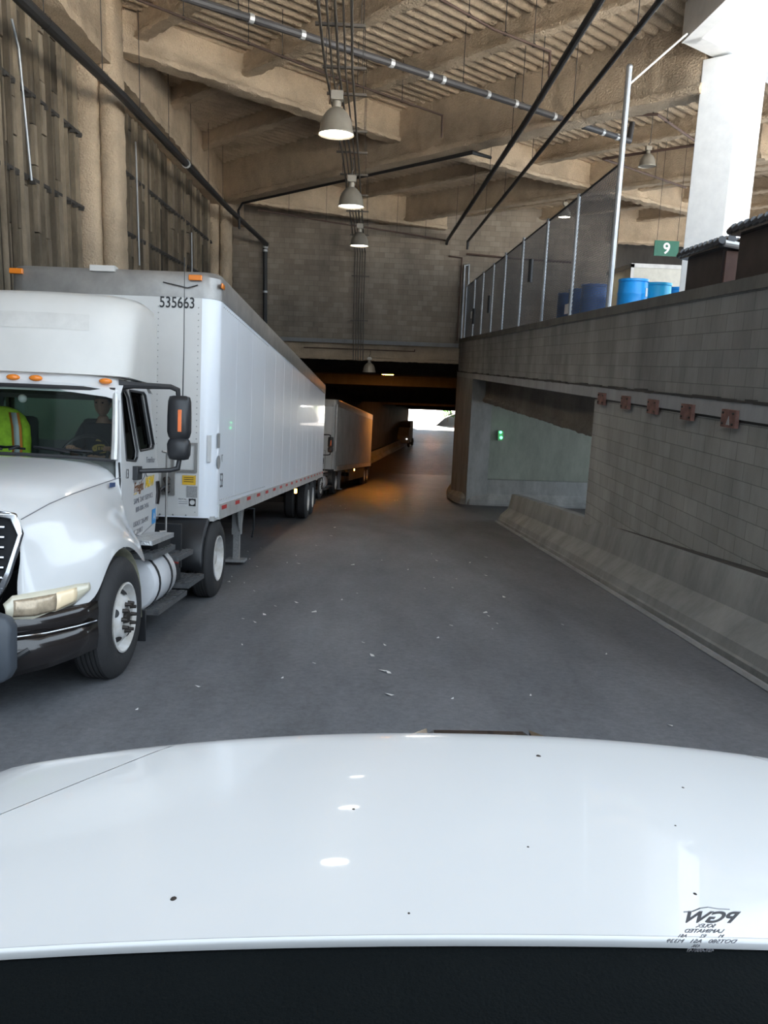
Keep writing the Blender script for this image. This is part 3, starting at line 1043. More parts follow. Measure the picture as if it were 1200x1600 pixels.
pipe('branch_pipe', 'thin rusty sprinkler branch turning down beside the black pipes', [(.2, 12.3, 7.4), (1.15, 13.15, 7.4), (2.09, 14.08, 7.4), (3.23, 14.88, 7.4), (3.25, 14.9, 7.0)], .022, M['brown_pipe'], hang=(.8, 1.5, 2.2, 2.7))
pipe('branch_pipe', 'thin rusty sprinkler branch running along the beam above the far wall', [(-3.6, 28.9, 7.0), (-1.0, 30.2, 6.9), (2.0, 31.8, 6.85), (3.4, 32.6, 6.8)], .03, M['brown_pipe'], hang=(.4, .9, 1.3, 1.8, 2.4))
pipe('branch_pipe', 'thin rusty sprinkler branch right of the tall fence post', [(4.6, 18.0, 7.3), (6.2, 17.6, 7.3), (8.0, 19.6, 7.3), (6.2, 21.3, 7.3), (9.5, 24.0, 7.3)], .025, M['brown_pipe'], hang=(1.2, 1.9, 2.8, 3.6))
pipe('girder_pipe', 'black pipe clipped under the deep diagonal girder', [(-4.1, 28.0, 6.2), (-4.1, 27.75, 6.75), (-3.9, 27.3, 6.9), (.2, 22.5, 6.9), (2.6, 19.7, 6.9), (3.1, 20.1, 6.9)], .038, M['black_pipe'])
pipe('wall_pipe', 'slim pale pipe standing at the right end of the far wall', [(4.28, 32.92, 2.9), (4.28, 32.92, 5.9), (4.45, 32.92, 5.95), (4.5, 32.92, 4.0)], .045, M['galv'])
pipe('wall_pipe', 'rusty thin pipe dropping down the right edge of the far wall', [(3.6, 32.9, 6.25), (4.15, 32.9, 6.2), (4.13, 32.9, 2.9)], .03, M['brown_pipe'])
pipe('wall_pipe', 'pale thin downpipe on the boards of the near left bay', [(-5.0, 12.3, 6.5), (-5.0, 12.5, 6.2), (-5.0, 12.75, 4.45)], .018, M['galv'])
pipe('wall_pipe', 'pale thin downpipe on the boards of the second left bay', [(-5.0, 18.6, 6.5), (-5.0, 18.7, 3.9)], .018, M['galv'])
pipe('wall_pipe', 'thin pale downpipe on the left boards just before the second column', [(-5.0, 24.5, 5.5), (-5.0, 24.5, 3.0)], .02, M['galv'])
pipe('wall_pipe', 'rust streaked horizontal pipe along the band over the tunnel mouth', [(-2.2, 33.05, 2.42), (2.4, 33.05, 2.42), (2.4, 33.05, 2.5)], .02, M['brown_pipe'])
pipe('branch_pipe', 'rusty pipe level above the fence in front of the far right wall', [(4.3, 32.8, 6.35), (6.3, 32.8, 6.25), (8.6, 32.8, 6.2)], .04, M['brown_pipe'])

# conduit bundle over the lane, down the far wall into the tunnel
cb = empty('conduit_bundle', 'bundle of thin conduits on cross brackets running above the lamps and down the far wall', 'conduit', loc=(0, 0, 0))
for i in range(5):
    o = i - 2
    MB().tube([(-.43 + o * .115, 9.2, 6.62), (-.43 + o * .11, 14.0, 6.62), (-.28 + o * .09, 19.5, 6.62), (-.05 + o * .1, 31.6, 6.5), (.0 + o * .1 + .02, 32.7, 6.2), (.02 + o * .1, 32.82, 5.9), (.06 + o * .1, 32.82, 1.95)], .016 if i % 2 else .021, 6).build('conduit', M['conduit'], cb)
for yy in (10.2, 12.34, 14.0, 15.3, 17.6, 19.3, 21.5, 24, 26.5, 29, 31.3):
    t = (yy - 9.2) / 23
    x = -.43 + t * .42
    MB().box((x - .36, yy - .025, 6.65), (x + .36, yy + .025, 6.69)).build('bracket', M['conduit'], cb, smooth=0)
    MB().tube([(x + .3, yy, 6.68), (x + .3, yy, 8.2)], .006, 5).tube([(x - .3, yy, 6.68), (x - .3, yy, 8.2)], .006, 5).build('hanger_rod', M['black_pipe'], cb)
for z in (5.3, 3.55):
    MB().box((-.3, 32.84, z), (.42, 32.9, z + .04)).build('bracket', M['conduit'], cb, smooth=0)


# ------------------------------------------------------------------ high-bay lamps
def lamp(x, y, z, s, label, lens, top=6.62, power=0, group='bell-shaped high bay lamps'):
    t = empty('high_bay_lamp', label, 'lamp', loc=(x, y, z), group=group)
    def sc(p): return [(r * s, h * s) for r, h in p]
    MB().lathe(sc([(.50, -.02), (.505, 0), (.485, .06), (.47, .08), (.44, .30), (.38, .45), (.29, .57), (.19, .66), (.13, .69), (.13, .64), (.27, .54), (.42, .3), (.45, .1), (.48, .0)]), n=36, close=True).build('lamp_shade', M['lamp_shell'], t, smooth=40)
    MB().lathe(sc([(0, .035), (.3, .02), (.475, .03)]), n=32).build('lens', lens, t, smooth=180)
    h = MB().lathe(sc([(0, .68), (.12, .68), (.12, .86), (.09, .88), (0, .88)]), n=12)
    h.box((-.17 * s, -.13 * s, .88 * s), (.17 * s, .13 * s, 1.12 * s))
    h.build('ballast_housing', M['lamp_shell'], t, bevel=.008)
    MB().tube([(0, 0, 1.12 * s), (0, 0, 1.25 * s), (.03, 0, 1.3 * s), (.03, 0, max(1.35 * s, top - z))], .012, 6).build('hook', M['conduit'], t)
    if power:
        ld = bpy.data.lights.new('lamp_light', 'SPOT')
        ld.energy = power
        ld.color = (1, .86, .66)
        ld.spot_size = 2.3
        ld.spot_blend = .6
        ld.shadow_soft_size = .25
        lo = bpy.data.objects.new('lamp_light', ld)
        COL.objects.link(lo)
        lo.parent = t
        lo.location = (0, 0, -.03)
    return t


lamp(-.47, 14.6, 5.80, .62, 'lit bell lamp nearest the viewer, in front of the cream beam', M['lamp_on'], power=110)
lamp(-.24, 19.6, 5.54, .62, 'lit bell lamp under the deep girder, second along the lane', M['lamp_on'], power=110)
lamp(-.02, 27.0, 5.68, .62, 'lit bell lamp hanging in front of the far block wall', M['lamp_on'], power=110)
low_lamp = lamp(.53, 32.45, 1.52, .54, 'pale barely lit bell lamp low in front of the dark tunnel mouth', M['lamp_dim'], top=2.35)
MB().tube([(.03, 0, .80), (.03, .35, .83), (.03, .72, .83)], .018, 6).build('bracket_arm', M['conduit'], low_lamp)
lamp(7.05, 20.4, 6.95, .42, 'unlit grey bell lamp between the tall post and the white column', M['lamp_shell'], top=8.22)
lamp(6.98, 28.0, 7.05, .44, 'small lit bell lamp seen through the chain link fence', M['lamp_on'], top=8.22, power=120)


# tunnel lamps
def tube_lamp(x, y, z, L, mat, label, power, col):
    t = empty('tunnel_lamp', label, 'lamp', loc=(x, y, z), group='flat tunnel lamps')
    MB().box((-L / 2, -.1, -.04), (L / 2, .1, .04)).build('lens', mat, t, bevel=.01)
    MB().box((-L / 2 - .03, -.13, .04), (L / 2 + .03, .13, .12)).build('housing', M['black_plastic'], t)
    zc = 2.5 - (y - 33.3) / 58.7 * 5.2
    MB().tube([(0, 0, .12), (0, 0, max(.2, zc - z - .02))], .02, 6).build('stem', M['black_pipe'], t)
    if power:
        ld = bpy.data.lights.new('tunnel_light', 'AREA')
        ld.energy = power
        ld.color = col
        ld.size = L
        ld.shape = 'RECTANGLE'
        ld.size_y = .2
        lo = bpy.data.objects.new('tunnel_light', ld)
        COL.objects.link(lo)
        lo.parent = t
        lo.location = (0, 0, -.06)
    return t


OR = (1, .36, .06)
tube_lamp(1.8, 45, 1.27, .64, M['sodium'], 'glowing orange sodium lamp on the dark tunnel ceiling', 230, OR)
tube_lamp(4.02, 55, 1.25, .42, M['white_lamp'], 'small white lamp on the tunnel ceiling right of the orange one', 0, (1, 1, 1))
tube_lamp(6.6, 70.5, -.95, .64, M['sodium'], 'orange sodium lamp hidden deep in the tunnel behind a ceiling beam', 60, OR)

tube_lamp(9.8, 97, -3.0, .64, M['sodium'], 'orange sodium lamp out of sight behind the tunnel exit lintel', 60, OR)

# windshield reflections of green dots, built as a made-up signal
sgn = empty('green_reflection', 'made-up signal for two green windshield reflections, on the passage wall', 'reflection', loc=(5.46, 29.05, -.58))
MB().box((-.09, 0, -.2), (.11, .12, .16)).build('housing', M['conc_green'], sgn, smooth=0)
MB().ball((0, -.02, .11), .045, 12, 8).build('green_dot', M['green_glint'], sgn)
MB().ball((.03, -.02, -.09), .05, 12, 8).build('green_dot', M['green_glint'], sgn)
# ------------------------------------------------------------------ vehicles
def frame_at(x, y, heading, slope=SL):
    """matrix of a vehicle standing on the ramp: local y runs away from the viewer along the lane"""
    Yt = Vector((heading, 1, slope)).normalized()
    Xt = Yt.cross(Vector((0, 0, 1))).normalized()
    Zt = Xt.cross(Yt)
    mt = Matrix((Xt, Yt, Zt)).transposed().to_4x4()
    mt.translation = Vector((x, y, road_z(y)))
    return mt


def tyre_mb(side, x, y, R, wd, inner):
    """tyre whose outer wall lies at local x, on the +x side when side = 1"""
    pr = [(inner, .02), (inner + .02, .005), (R * .72, -.012), (R * .86, .0), (R * .95, .025), (R * .99, .05)]
    n = 5
    for k in range(n):
        a = .055 + (wd - .11) * k / n
        b = .055 + (wd - .11) * (k + 1) / n
        pr += [(R, a), (R, b - .012), (R * .975, b - .010), (R * .975, b - .002)]
    pr += [(R, wd - .055), (R * .95, wd - .025), (R * .86, wd), (R * .72, wd + .01), (inner, wd - .02)]
    return MB().lathe([(r, x - side * h) for r, h in pr], (0, y, R - .005), 'x', 56, close=True)


def steer_wheel(parent, side, x, y, R=.50):
    w = tyre_mb(side, x, y, R, .29, .275).build('tyre', M['rubber'], parent, smooth=30)
    rim = MB()
    pr = [(.285, .02), (.29, -.004), (.275, -.008), (.265, .03), (.25, .06), (.235, .055), (.17, -.0), (.15, -.012), (.09, -.012), (.085, .05), (.085, .12), (.25, .14), (.28, .2)]
    rim.lathe([(r, x - side * h) for r, h in pr], (0, y, R - .005), 'x', 48)
    rm = rim.build('wheel_rim', M['rim'], parent, smooth=40)
    hh = MB()
    for k in range(5):
        a = 2 * PI * k / 5 + .3
        c = Vector((x + side * .0 - side * .028 + side * .008, y + .205 * math.cos(a), R + .205 * math.sin(a)))
        rad, tan = Vector((side * .06, math.cos(a) * .03, math.sin(a) * .03)), Vector((0, -math.sin(a), math.cos(a)))
        rd = Vector((side * -.0, math.cos(a), math.sin(a)))
        nx = Vector((side * .05, 0, 0))
        ring0 = [c + tan * (.034 * math.cos(2 * PI * j / 12)) + (rd * .022 + nx * -.55 * .9) * math.sin(2 * PI * j / 12) for j in range(12)]
        off = Vector((side * .006, 0, 0))
        hh.loft([[p - off for p in ring0], [p + off for p in ring0]])
    hh.build('hand_hole', M['black_plastic'], rm)
    nb = MB()
    nb.lathe([(0, x + side * .035), (.035, x + side * .035), (.05, x + side * .03), (.055, x), (.055, x - side * .02)], (0, y, R), 'x', 16)
    nb.build('hub_cap', M['nut'], rm)
    for k in range(10):
        a = 2 * PI * k / 10
        MB().lathe([(0, x + side * .06), (.014, x + side * .06), (.017, x + side * .02), (.02, x + side * .012), (.02, x)], (0, y + .115 * math.cos(a), R + .115 * math.sin(a)), 'x', 8).build('wheel_nut', M['nut'], rm)


def dual_wheel(parent, side, x, y, R=.50):
    for j, dx in enumerate((0, .33)):
        xx = x - side * dx
        tyre_mb(side, xx, y, R, .28, .275).build('tyre', M['rubber'], parent, smooth=30)
    rim = MB()
    pr = [(.285, .02), (.29, -.004), (.275, -.006), (.262, .03), (.255, .12), (.235, .15), (.16, .155), (.15, .13), (.10, .13), (.09, .05), (.07, .035), (0, .035)]
    rim.lathe([(r, x - side * h) for r, h in pr], (0, y, R - .005), 'x', 48)
    rim.build('wheel_rim', M['rim'], parent, smooth=40)


def catgrid(parent, name, mat, stations, mirror=True, sub=2):
    """smooth skin through cross-sections: each station is (y, [(x, z), ...]) from the centre line outwards"""
    rows = []
    for y, pr in stations:
        row = [(x, y if len(p_) == 0 else y + p_[0], z) for (x, z, *p_) in pr]
        if mirror:
            row = [(-x, yy, z) for (x, yy, z) in row[:0:-1]] + row
        rows.append(row)
    mb = MB().loft(rows, closed=False, caps=False)
    return mb.build(name, mat, parent, smooth=180, subsurf=sub)


def make_tractor(mat, label, group):
    T = empty('semi_tractor', label, 'truck', mat=mat, group=group)
    # hood with its fenders: (x, z[, dy]) points from the centre line to the arch edge
    H = [
        (-.90, [(0, 1.43, .07), (.47, 1.42, .08), (.80, 1.36, .10), (.85, 1.13, .08), (.82, .97, .07), (.83, .86, .05), (.84, .72, .06)]),
        (-.85, [(0, 1.475, .06), (.48, 1.465, .06), (.825, 1.39, .07), (.87, 1.145, .04), (.87, .98), (.90, .87), (.92, .71)]),
        (-.70, [(0, 1.53), (.49, 1.52), (.83, 1.42), (.92, 1.18), (.98, 1.02), (1.02, .90), (1.04, .70)]),
        (-.55, [(0, 1.575), (.51, 1.565), (.845, 1.455), (.96, 1.23), (1.06, 1.08), (1.12, .93), (1.13, .70)]),
        (-.40, [(0, 1.61), (.53, 1.60), (.86, 1.485), (.99, 1.27), (1.12, 1.14), (1.195, .97), (1.21, .74)]),
        (-.30, [(0, 1.635), (.54, 1.62), (.868, 1.505), (1.0, 1.305), (1.14, 1.19), (1.225, 1.05), (1.24, .92)]),
        (-.15, [(0, 1.665), (.56, 1.65), (.865, 1.535), (1.02, 1.335), (1.16, 1.235), (1.24, 1.13), (1.25, 1.06)]),
        (.12, [(0, 1.705), (.58, 1.69), (.885, 1.575), (1.02, 1.36), (1.165, 1.26), (1.245, 1.16), (1.25, 1.10)]),
        (.4, [(0, 1.74), (.60, 1.725), (.90, 1.605), (1.0, 1.38), (1.15, 1.23), (1.24, 1.10), (1.25, 1.03)]),
        (.6, [(0, 1.765), (.61, 1.75), (.91, 1.63), (.985, 1.38), (1.10, 1.19), (1.225, 1.02), (1.245, .90)]),
        (.74, [(0, 1.785), (.62, 1.77), (.925, 1.65), (.98, 1.38), (1.09, 1.13), (1.21, .98), (1.24, .86)]),
        (.86, [(0, 1.80), (.63, 1.785), (.935, 1.66), (.975, 1.38), (1.04, 1.16), (1.13, 1.06), (1.16, .97)]),
    ]
    catgrid(T, 'hood', M['white'], H)
    # crease between the hood and the fender
    MB().tube([(.835, -.80, 1.375), (.868, -.42, 1.46), (.905, -.1, 1.515), (.935, .4, 1.57), (.962, .85, 1.615)], .004, 5).build('hood_seam', M['ink_grey'], T)
    MB().box((.953, .60, 1.535), (.962, .72, 1.575)).build('side_marker', M['navy'], T)
    # grille: chrome surround with bars
    gs = MB()
    out = [(-.70, .72), (.70, .72), (.80, 1.0), (.87, 1.28), (.82, 1.42), (.55, 1.47), (-.55, 1.47), (-.82, 1.42), (-.87, 1.28), (-.80, 1.0)]
    inn = [(-.65, .77), (.65, .77), (.755, 1.02), (.825, 1.27), (.78, 1.375), (.52, 1.42), (-.52, 1.42), (-.78, 1.375), (-.825, 1.27), (-.755, 1.02)]
    bow = lambda a, b, d: (a, -.955 + .08 * (a / .8) ** 2 + (b - .8) * .05 + d, b)
    gs.prism([out, inn], bow, -.012, .015)
    gr = gs.build('grille', M['chrome'], T, smooth=30, bevel=.012)
    for k in range(7):
        z = .90 + k * .07
        MB().tube([bow(a * .68, z, .0) for a in (-1.1, -.5, 0, .5, 1.1)], .012, 6).build('grille_bar', M['chrome'], gr)
    MB().prism([inn], bow, .03, .05).build('grille_backing', M['black_plastic'], gr)
    # headlights wrap the fender corner
    for s in (1, -1):
        loop = [(.76, -.91, .71), (.75, -.91, .80), (.80, -.885, .855), (.91, -.79, .868), (1.01, -.68, .877), (1.10, -.54, .885), (1.17, -.41, .89), (1.15, -.45, .83), (1.10, -.56, .77), (1.01, -.70, .725), (.89, -.84, .70)]
        tp_ = [(.75, -.915, .80), (.80, -.885, .855), (.91, -.79, .868), (1.01, -.68, .877), (1.10, -.54, .888), (1.16, -.43, .885)]
        bt_ = [(.76, -.915, .70), (.80, -.90, .675), (.91, -.82, .665), (1.01, -.70, .685), (1.10, -.56, .74), (1.155, -.44, .81)]
        def hl(name, mat, i0, i1, v0, v1, off, parent, bulge=.03):
            rows = []
            for i in range(i0 * 4, i1 * 4 + 1):
                q, f_ = divmod(i, 4)
                f_ /= 4.0
                q2 = min(5, q + 1)
                t3 = [tp_[q][k] * (1 - f_) + tp_[q2][k] * f_ for k in range(3)]
                b3 = [bt_[q][k] * (1 - f_) + bt_[q2][k] * f_ for k in range(3)]
                row = []
                for v in range(7):
                    w = v0 + (v1 - v0) * v / 6
                    o = .03 + off + bulge * math.sin(PI * w)
                    row.append((s * (t3[0] + (b3[0] - t3[0]) * w + o * .75), t3[1] + (b3[1] - t3[1]) * w - o * .7, t3[2] + (b3[2] - t3[2]) * w))
                rows.append(row)
            return MB().loft(rows, closed=False).build(name, mat, parent, smooth=180, solid=.008)
        h0 = hl('headlight', M['headlight'], 0, 5, 0, 1, 0, T)
        hl('reflector', M['headlight_in'], 1, 3, .16, .80, .006, h0)
        hl('turn_signal', M['headlight_amber'], 3, 4, .14, .82, .006, h0)
    # bumper
    def bump_pts(k=0.0): return [(0, -1.08 - k), (.5, -1.05 - k), (.82, -.96 - k), (1.02, -.79 - k * .8), (1.15, -.57 - k * .3), (1.22, -.38)]
    def bump(name, mat, z0, z1, k0, k1, par=T):
        a, b = bump_pts(k0), bump_pts(k1)
        fullA = [(-x, y) for x, y in a[:0:-1]] + a
        fullB = [(-x, y) for x, y in b[:0:-1]] + b
        lo = [(x, y, z0 + (.10 if z0 < .5 else -.02) * (abs(x) / 1.22) ** 4) for x, y in fullA]
        hi = [(x, y, z1) for x, y in fullB]
        md = [((p[0] + q[0]) / 2 * 1.01, (p[1] + q[1]) / 2 - .012, (p[2] + q[2]) / 2) for p, q in zip(lo, hi)]
        return MB().loft([lo, md, hi], closed=False).build(name, mat, par, smooth=60, solid=.03)
    bp = bump('bumper', M['black_gloss'], .27, .58, -.02, .0)
    bump('bumper_top', M['black_gloss'], .58, .735, .0, -.05, bp)
    cp = [(x, y - .022, .565 + .02 * (x / 1.2) ** 2) for x, y in bump_pts(.0)]
    MB().tube(cp[1:], .006, 6).build('bright_strip', M['chrome'], bp)
    MB().tube([(.62, -1.045, .40), (.78, -.995, .40), (.88, -.935, .44), (.93, -.89, .475)], .02, 6).build('lamp_recess', M['black_plastic'], bp)
    gd = MB()
    rows = []
    for x, k in ((.2, 1), (.6, 1), (.79, .96), (.88, .82), (.915, .55)):
        rows.append([(x, -1.24 + .1 * (x / .8) ** 2 + d, .53 + k * h) for d, h in ((0, -.26), (-.03, -.1), (-.03, .1), (0, .26), (.1, .26), (.1, -.26))])
    gd.loft(rows).build('bumper_guard', M['grey_plastic'], T, smooth=60, bevel=.02)['label'] = 'rounded grey plastic bumper guard'
    # ---- cab
    SX = .97
    outl = [(.90, 1.0), (.86, 1.40), (.84, 1.79), (.97, 2.40), (1.02, 2.46), (1.74, 2.50), (1.84, 2.40), (1.94, 1.95), (2.0, 1.60), (1.97, 1.25), (1.86, .90), (1.5, .82), (1.2, .82)]
    vent = [(.975, 1.77), (.97, 2.36), (1.0, 2.405), (1.10, 2.41), (1.17, 2.35), (1.30, 1.85), (1.29, 1.79), (1.24, 1.755)]
    wnd = [(1.21, 2.42), (1.66, 2.43), (1.70, 2.41), (1.84, 1.92), (1.80, 1.88), (1.39, 1.855), (1.355, 1.88)]
    cab = MB()
    for s in (1, -1):
        cab.prism([outl, vent, wnd], lambda a, b, d, s=s: (s * (SX - d - max(0, b - 1.85) * .10), a, b), 0, .05)
    # roof, back wall, front header, floor
    rows = []
    for y, z, h in ((.94, 2.37, .0), (.93, 2.44, .02), (1.0, 2.53, .03), (1.2, 2.58, .03), (1.7, 2.58, .03), (1.9, 2.50, .02)):
        rows.append([(x, y - (0.10 * (1 - (x / .93) ** 2) if y < 1.3 else 0), z - .07 * abs(x / .93) ** 5 + h * (1 - abs(x / .93))) for x in (-.93, -.9, -.8, -.5, 0, .5, .8, .9, .93)])
    cab.loft(rows, closed=False)
    cab.prism([[(-.93, .85), (.93, .85), (.93, 1.85), (.88, 2.5), (-.88, 2.5), (-.93, 1.85)], [(-.66, 1.92), (-.62, 2.36), (.62, 2.36), (.66, 1.92)]], lambda a, b, d: (a, 1.92 + d, b), 0, .05)
    cb_ = cab.build('cab', M['white'], T, smooth=40)
    MB().prism([[(-.66, 1.92), (-.62, 2.36), (.62, 2.36), (.66, 1.92)]], lambda a, b, d: (a, 1.94 + d, b), 0, .006).build('rear_window', M['glass_rear'], cb_, smooth=0)
    MB().box((-.92, .9, .9), (.92, 1.9, 1.1)).build('cab_floor', M['cabin'], cb_)
    MB().box((-.84, 1.0, 2.395), (.84, 1.9, 2.41)).build('headliner', M['cabin'], cb_, smooth=0)
    MB().prism([[(-.90, 1.1), (.90, 1.1), (.90, 1.85), (.84, 2.40), (-.84, 2.40), (-.90, 1.85)], [(-.65, 1.93), (-.61, 2.35), (.61, 2.35), (.65, 1.93)]], lambda a, b, d: (a, 1.895 + d, b), 0, .02).build('rear_lining', M['cabin'], cb_, smooth=0)
    # windshield, curved in plan
    wr = []
    for z, y0, w in ((1.77, .80, .92), (1.95, .845, .915), (2.15, .90, .90), (2.39, .955, .875)):
        wr.append([(x * w, y0 - .12 * (1 - x * x), z + .03 * (1 - x * x) * (1 if z < 1.8 else 0)) for x in (-1, -.9, -.7, -.4, 0, .4, .7, .9, 1)])
    MB().loft(wr, closed=False).build('windshield', M['glass'], T, smooth=180)
    # A-pillar trims and black gasket round the glass
    for s in (1, -1):
        MB().tube([(s * .925, .79, 1.77), (s * .915, .84, 1.95), (s * .895, .90, 2.17), (s * .875, .95, 2.40)], [.034, .032, .03, .026], 8).build('pillar_trim', M['alu_light'], cb_)
        MB().tube([(s * .955, .83, 1.75), (s * .965, .89, 1.3), (s * .97, .90, 1.0)], .009, 5).build('door_seam', M['ink'], cb_)
    MB().tube([(x * .875, .945 - .12 * (1 - x * x), 2.405) for x in (-1, -.6, -.2, .2, .6, 1)], .02, 6).tube([(x * .92, .79 - .12 * (1 - x * x), 1.765 + .03 * (1 - x * x)) for x in (-1, -.6, -.2, .2, .6, 1)], .018, 6).build('windshield_gasket', M['black_plastic'], cb_)
    for s in (1, -1):
        for nm, x0 in (('wiper', .15), ('wiper', .75)):
            MB().tube([(s * x0 - .6 * s * .3, .70 - .02, 1.83), (s * x0 * .6 - .2 * s, .70, 1.86), (s * x0, .74, 1.84)], .011, 5).build(nm, M['black_plastic'], T)
    for s in (1, -1):
        fn = lambda a, b, d, s=s: (s * (SX - .02 - d - max(0, b - 1.85) * .10), a, b)
        gl = MB().prism([vent], fn, 0, .006).build('door_window', M['glass_dark'], T, smooth=0)
        gl2 = MB().prism([wnd], fn, .01, .016).build('door_window', M['glass_dark'], T, smooth=0)
        for lp, par in ((vent, gl), (wnd, gl2)):
            MB().tube([Vector(fn(a, b, -.018)) for a, b in lp + lp[:1]], .012, 5).build('window_frame', M['black_plastic'], par)
        MB().tube([Vector(fn(1.60, 2.40, -.01)), Vector(fn(1.72, 1.92, -.01))], .012, 5).build('window_bar', M['black_plastic'], gl2)
        MB().tube([(s * (SX + .004), 1.93, 1.3), (s * (SX + .012), 1.95, 1.42), (s * (SX + .004), 1.93, 1.54)], .028, 8).build('door_handle', M['black_gloss'], T)
        MB().tube([(s * (SX + .002), .93, 1.12), (s * (SX + .002), 1.4, 1.02), (s * (SX + .002), 1.93, 1.12)], .004, 5).build('door_seam', M['ink_grey'], T)
        MB().tube([(s * (SX + .03), 2.02, 1.85), (s * (SX + .07), 2.06, 1.84), (s * (SX + .07), 2.06, 1.0), (s * (SX + .02), 2.0, 1.0)], .011, 8).build('grab_rail', M['alu'], T)
    # lettering on the driver's door
    X = SX + .004
    def tx(nm, body, size, mt, y, z, tilt=0, **kw):
        return text(nm, body, size, mt, T, (X, y, z), (0, 1, tilt), (0, -tilt, 1), **kw)
    tx('lettering', '13', .125, M['ink'], .955, 1.60, xs=.72)
    tx('lettering', 'TranStar', .085, M['ink_grey'], 1.55, 1.735, shear=.3, xs=1.0)
    tx('lettering', 'Freight', .135, M['ink_brown'], 1.20, 1.455, .07, shear=.35, xs=.75, bold=.002)
    tx('lettering', 'NOW', .135, M['ink_yellow'], 1.55, 1.49, .07, shear=.25, xs=.78, bold=.006)
    MB().prism([[(1.18, 1.435), (1.28, 1.445), (1.27, 1.452)], [(1.20, 1.440), (1.26, 1.447), (1.25, 1.449)]], lambda a, b, d: (X + d, a, b), 0, .002).build('logo_swoosh', M['ink_yellow'], T)
    MB().tube([(X, 1.43, 1.56), (X, 1.52, 1.60), (X, 1.55, 1.66), (X, 1.58, 1.60), (X, 1.63, 1.60)], .003, 4).build('logo_emblem', M['ink_grey'], T)
    tx('lettering', 'SAME DAY SERVICE', .072, M['ink_grey'], 1.20, 1.345, .06, xs=.98)
    tx('lettering', '800-808-3416', .072, M['ink_grey'], 1.26, 1.262, .06, xs=1.0)
    tx('lettering', 'USDOT 2064997', .070, M['ink_grey'], 1.19, 1.125, .05, xs=.95)
    tx('lettering', 'MC 221077', .070, M['ink_grey'], 1.17, 1.045, .05, xs=.95)
    tx('lettering', 'KY 307', .062, M['ink_grey'], 1.16, .965, .05, xs=.9)
    MB().lathe([(0, X), (.04, X), (.04, X + .002), (0, X + .002)], (0, 1.06, 1.045), 'x', 16).build('round_sticker', M['decal_grey'], T)
    MB().prism([[(1.78, 1.10), (1.90, 1.11), (1.90, 1.26), (1.78, 1.25)]], lambda a, b, d: (X + d, a, b), 0, .002).build('blue_sticker', M['ink_blue'], T)
    text('lettering', 'A', .10, M['decal_white'], T, (X + .003, 1.81, 1.145), (0, 1, 0), (0, 0, 1))
    # roof fairing
    rows = []
    for z, yf, w, rr in ((2.53, .99, .955, .2), (2.75, 1.03, .96, .28), (3.0, 1.09, .955, .34), (3.16, 1.16, .945, .36), (3.26, 1.25, .92, .38), (3.315, 1.40, .86, .36), (3.33, 1.55, .74, .3)):
        ring = []
        yb = 1.93 if z < 3.3 else 1.8
        bowf = .16
        for k in range(9):
            x = -w + rr + (2 * w - 2 * rr) * k / 8
            ring.append((x, yf - bowf * (1 - (x / w) ** 2), z))
        ea = yf - bowf * (1 - ((w - rr) / w) ** 2)
        for a in (25, 50, 75):
            t = math.radians(a)
            ring.append((w - rr + rr * math.sin(t), ea + rr * (1 - math.cos(t)), z))
        ring += [(w, ea + rr + .05, z), (w, (ea + yb) / 2 + .1, z), (w, yb, z), (-w, yb, z), (-w, (ea + yb) / 2 + .1, z), (-w, ea + rr + .05, z)]
        for a in (75, 50, 25):
            t = math.radians(a)
            ring.append((-w + rr - rr * math.sin(t), ea + rr * (1 - math.cos(t)), z))
        rows.append(ring)
    fr = MB().loft(rows).build('roof_fairing', M['white_dull'], T, smooth=50)
    fr2 = MB()
    rws = []
    for z, k in ((2.93, .9130), (2.97, .9226), (3.0, .93), (3.08, .964)):
        rws.append([(x, k - .004 + .16 * (x / .955) ** 2, z) for x in (-.62 + (z - 2.93), -.4, -.2, 0, .2, .4, .62 - (z - 2.93) * .1)])
    fr2.loft(rws, closed=False).build('faded_panel', basic('faded_panel_paint', (.578, .566, .541), .5), fr, smooth=180)
    for x in (-.78, -.28, -.10 + .1, .28, .78) if False else (-.80, -.20, 0, .20, .80):
        y = .97 - .10 * (1 - (x / .93) ** 2)
        MB().ball((x, y - .045, 2.475), (.062, .035, .028), 14, 8).build('marker_light', M['amber'], T)
    MB().tube([(.90, 1.12, 2.50), (.905, 1.5, 2.52), (.90, 1.8, 2.52)], .012, 5).build('drip_rail', M['black_plastic'], T)
    # mirrors
    for s in (1, -1):
        mr = MB()
        def oval(z, w, d, y=1.33): return [(s * (1.36 + w * math.copysign(abs(math.cos(2 * PI * j / 16)) ** .6, math.cos(2 * PI * j / 16))), y + d * math.copysign(abs(math.sin(2 * PI * j / 16)) ** .7, math.sin(2 * PI * j / 16)), z) for j in range(16)]
        rows = [oval(2.395, .06, .03), oval(2.385, .095, .06), oval(2.34, .105, .085), oval(2.2, .11, .095), oval(2.05, .11, .09), oval(2.0, .098, .07), oval(1.985, .085, .06), oval(1.97, .098, .07), oval(1.93, .11, .09), oval(1.83, .105, .085), oval(1.79, .09, .06), oval(1.78, .05, .03)]
        mo = mr.loft(rows).build('mirror', M['black_plastic'], T, smooth=50)
        MB().box((s * 1.385 - .018, 1.235, 2.05), (s * 1.385 + .018, 1.25, 2.26)).build('reflector_strip', M['orange_strip'], mo, bevel=.004)
        MB().tube([(s * .88, 1.02, 2.455), (s * 1.0, 1.06, 2.46), (s * 1.28, 1.30, 2.475), (s * 1.34, 1.33, 2.45), (s * 1.345, 1.34, 2.37)], [.05, .03, .024, .024, .022], 8).build('mirror_arm', M['black_plastic'], mo)
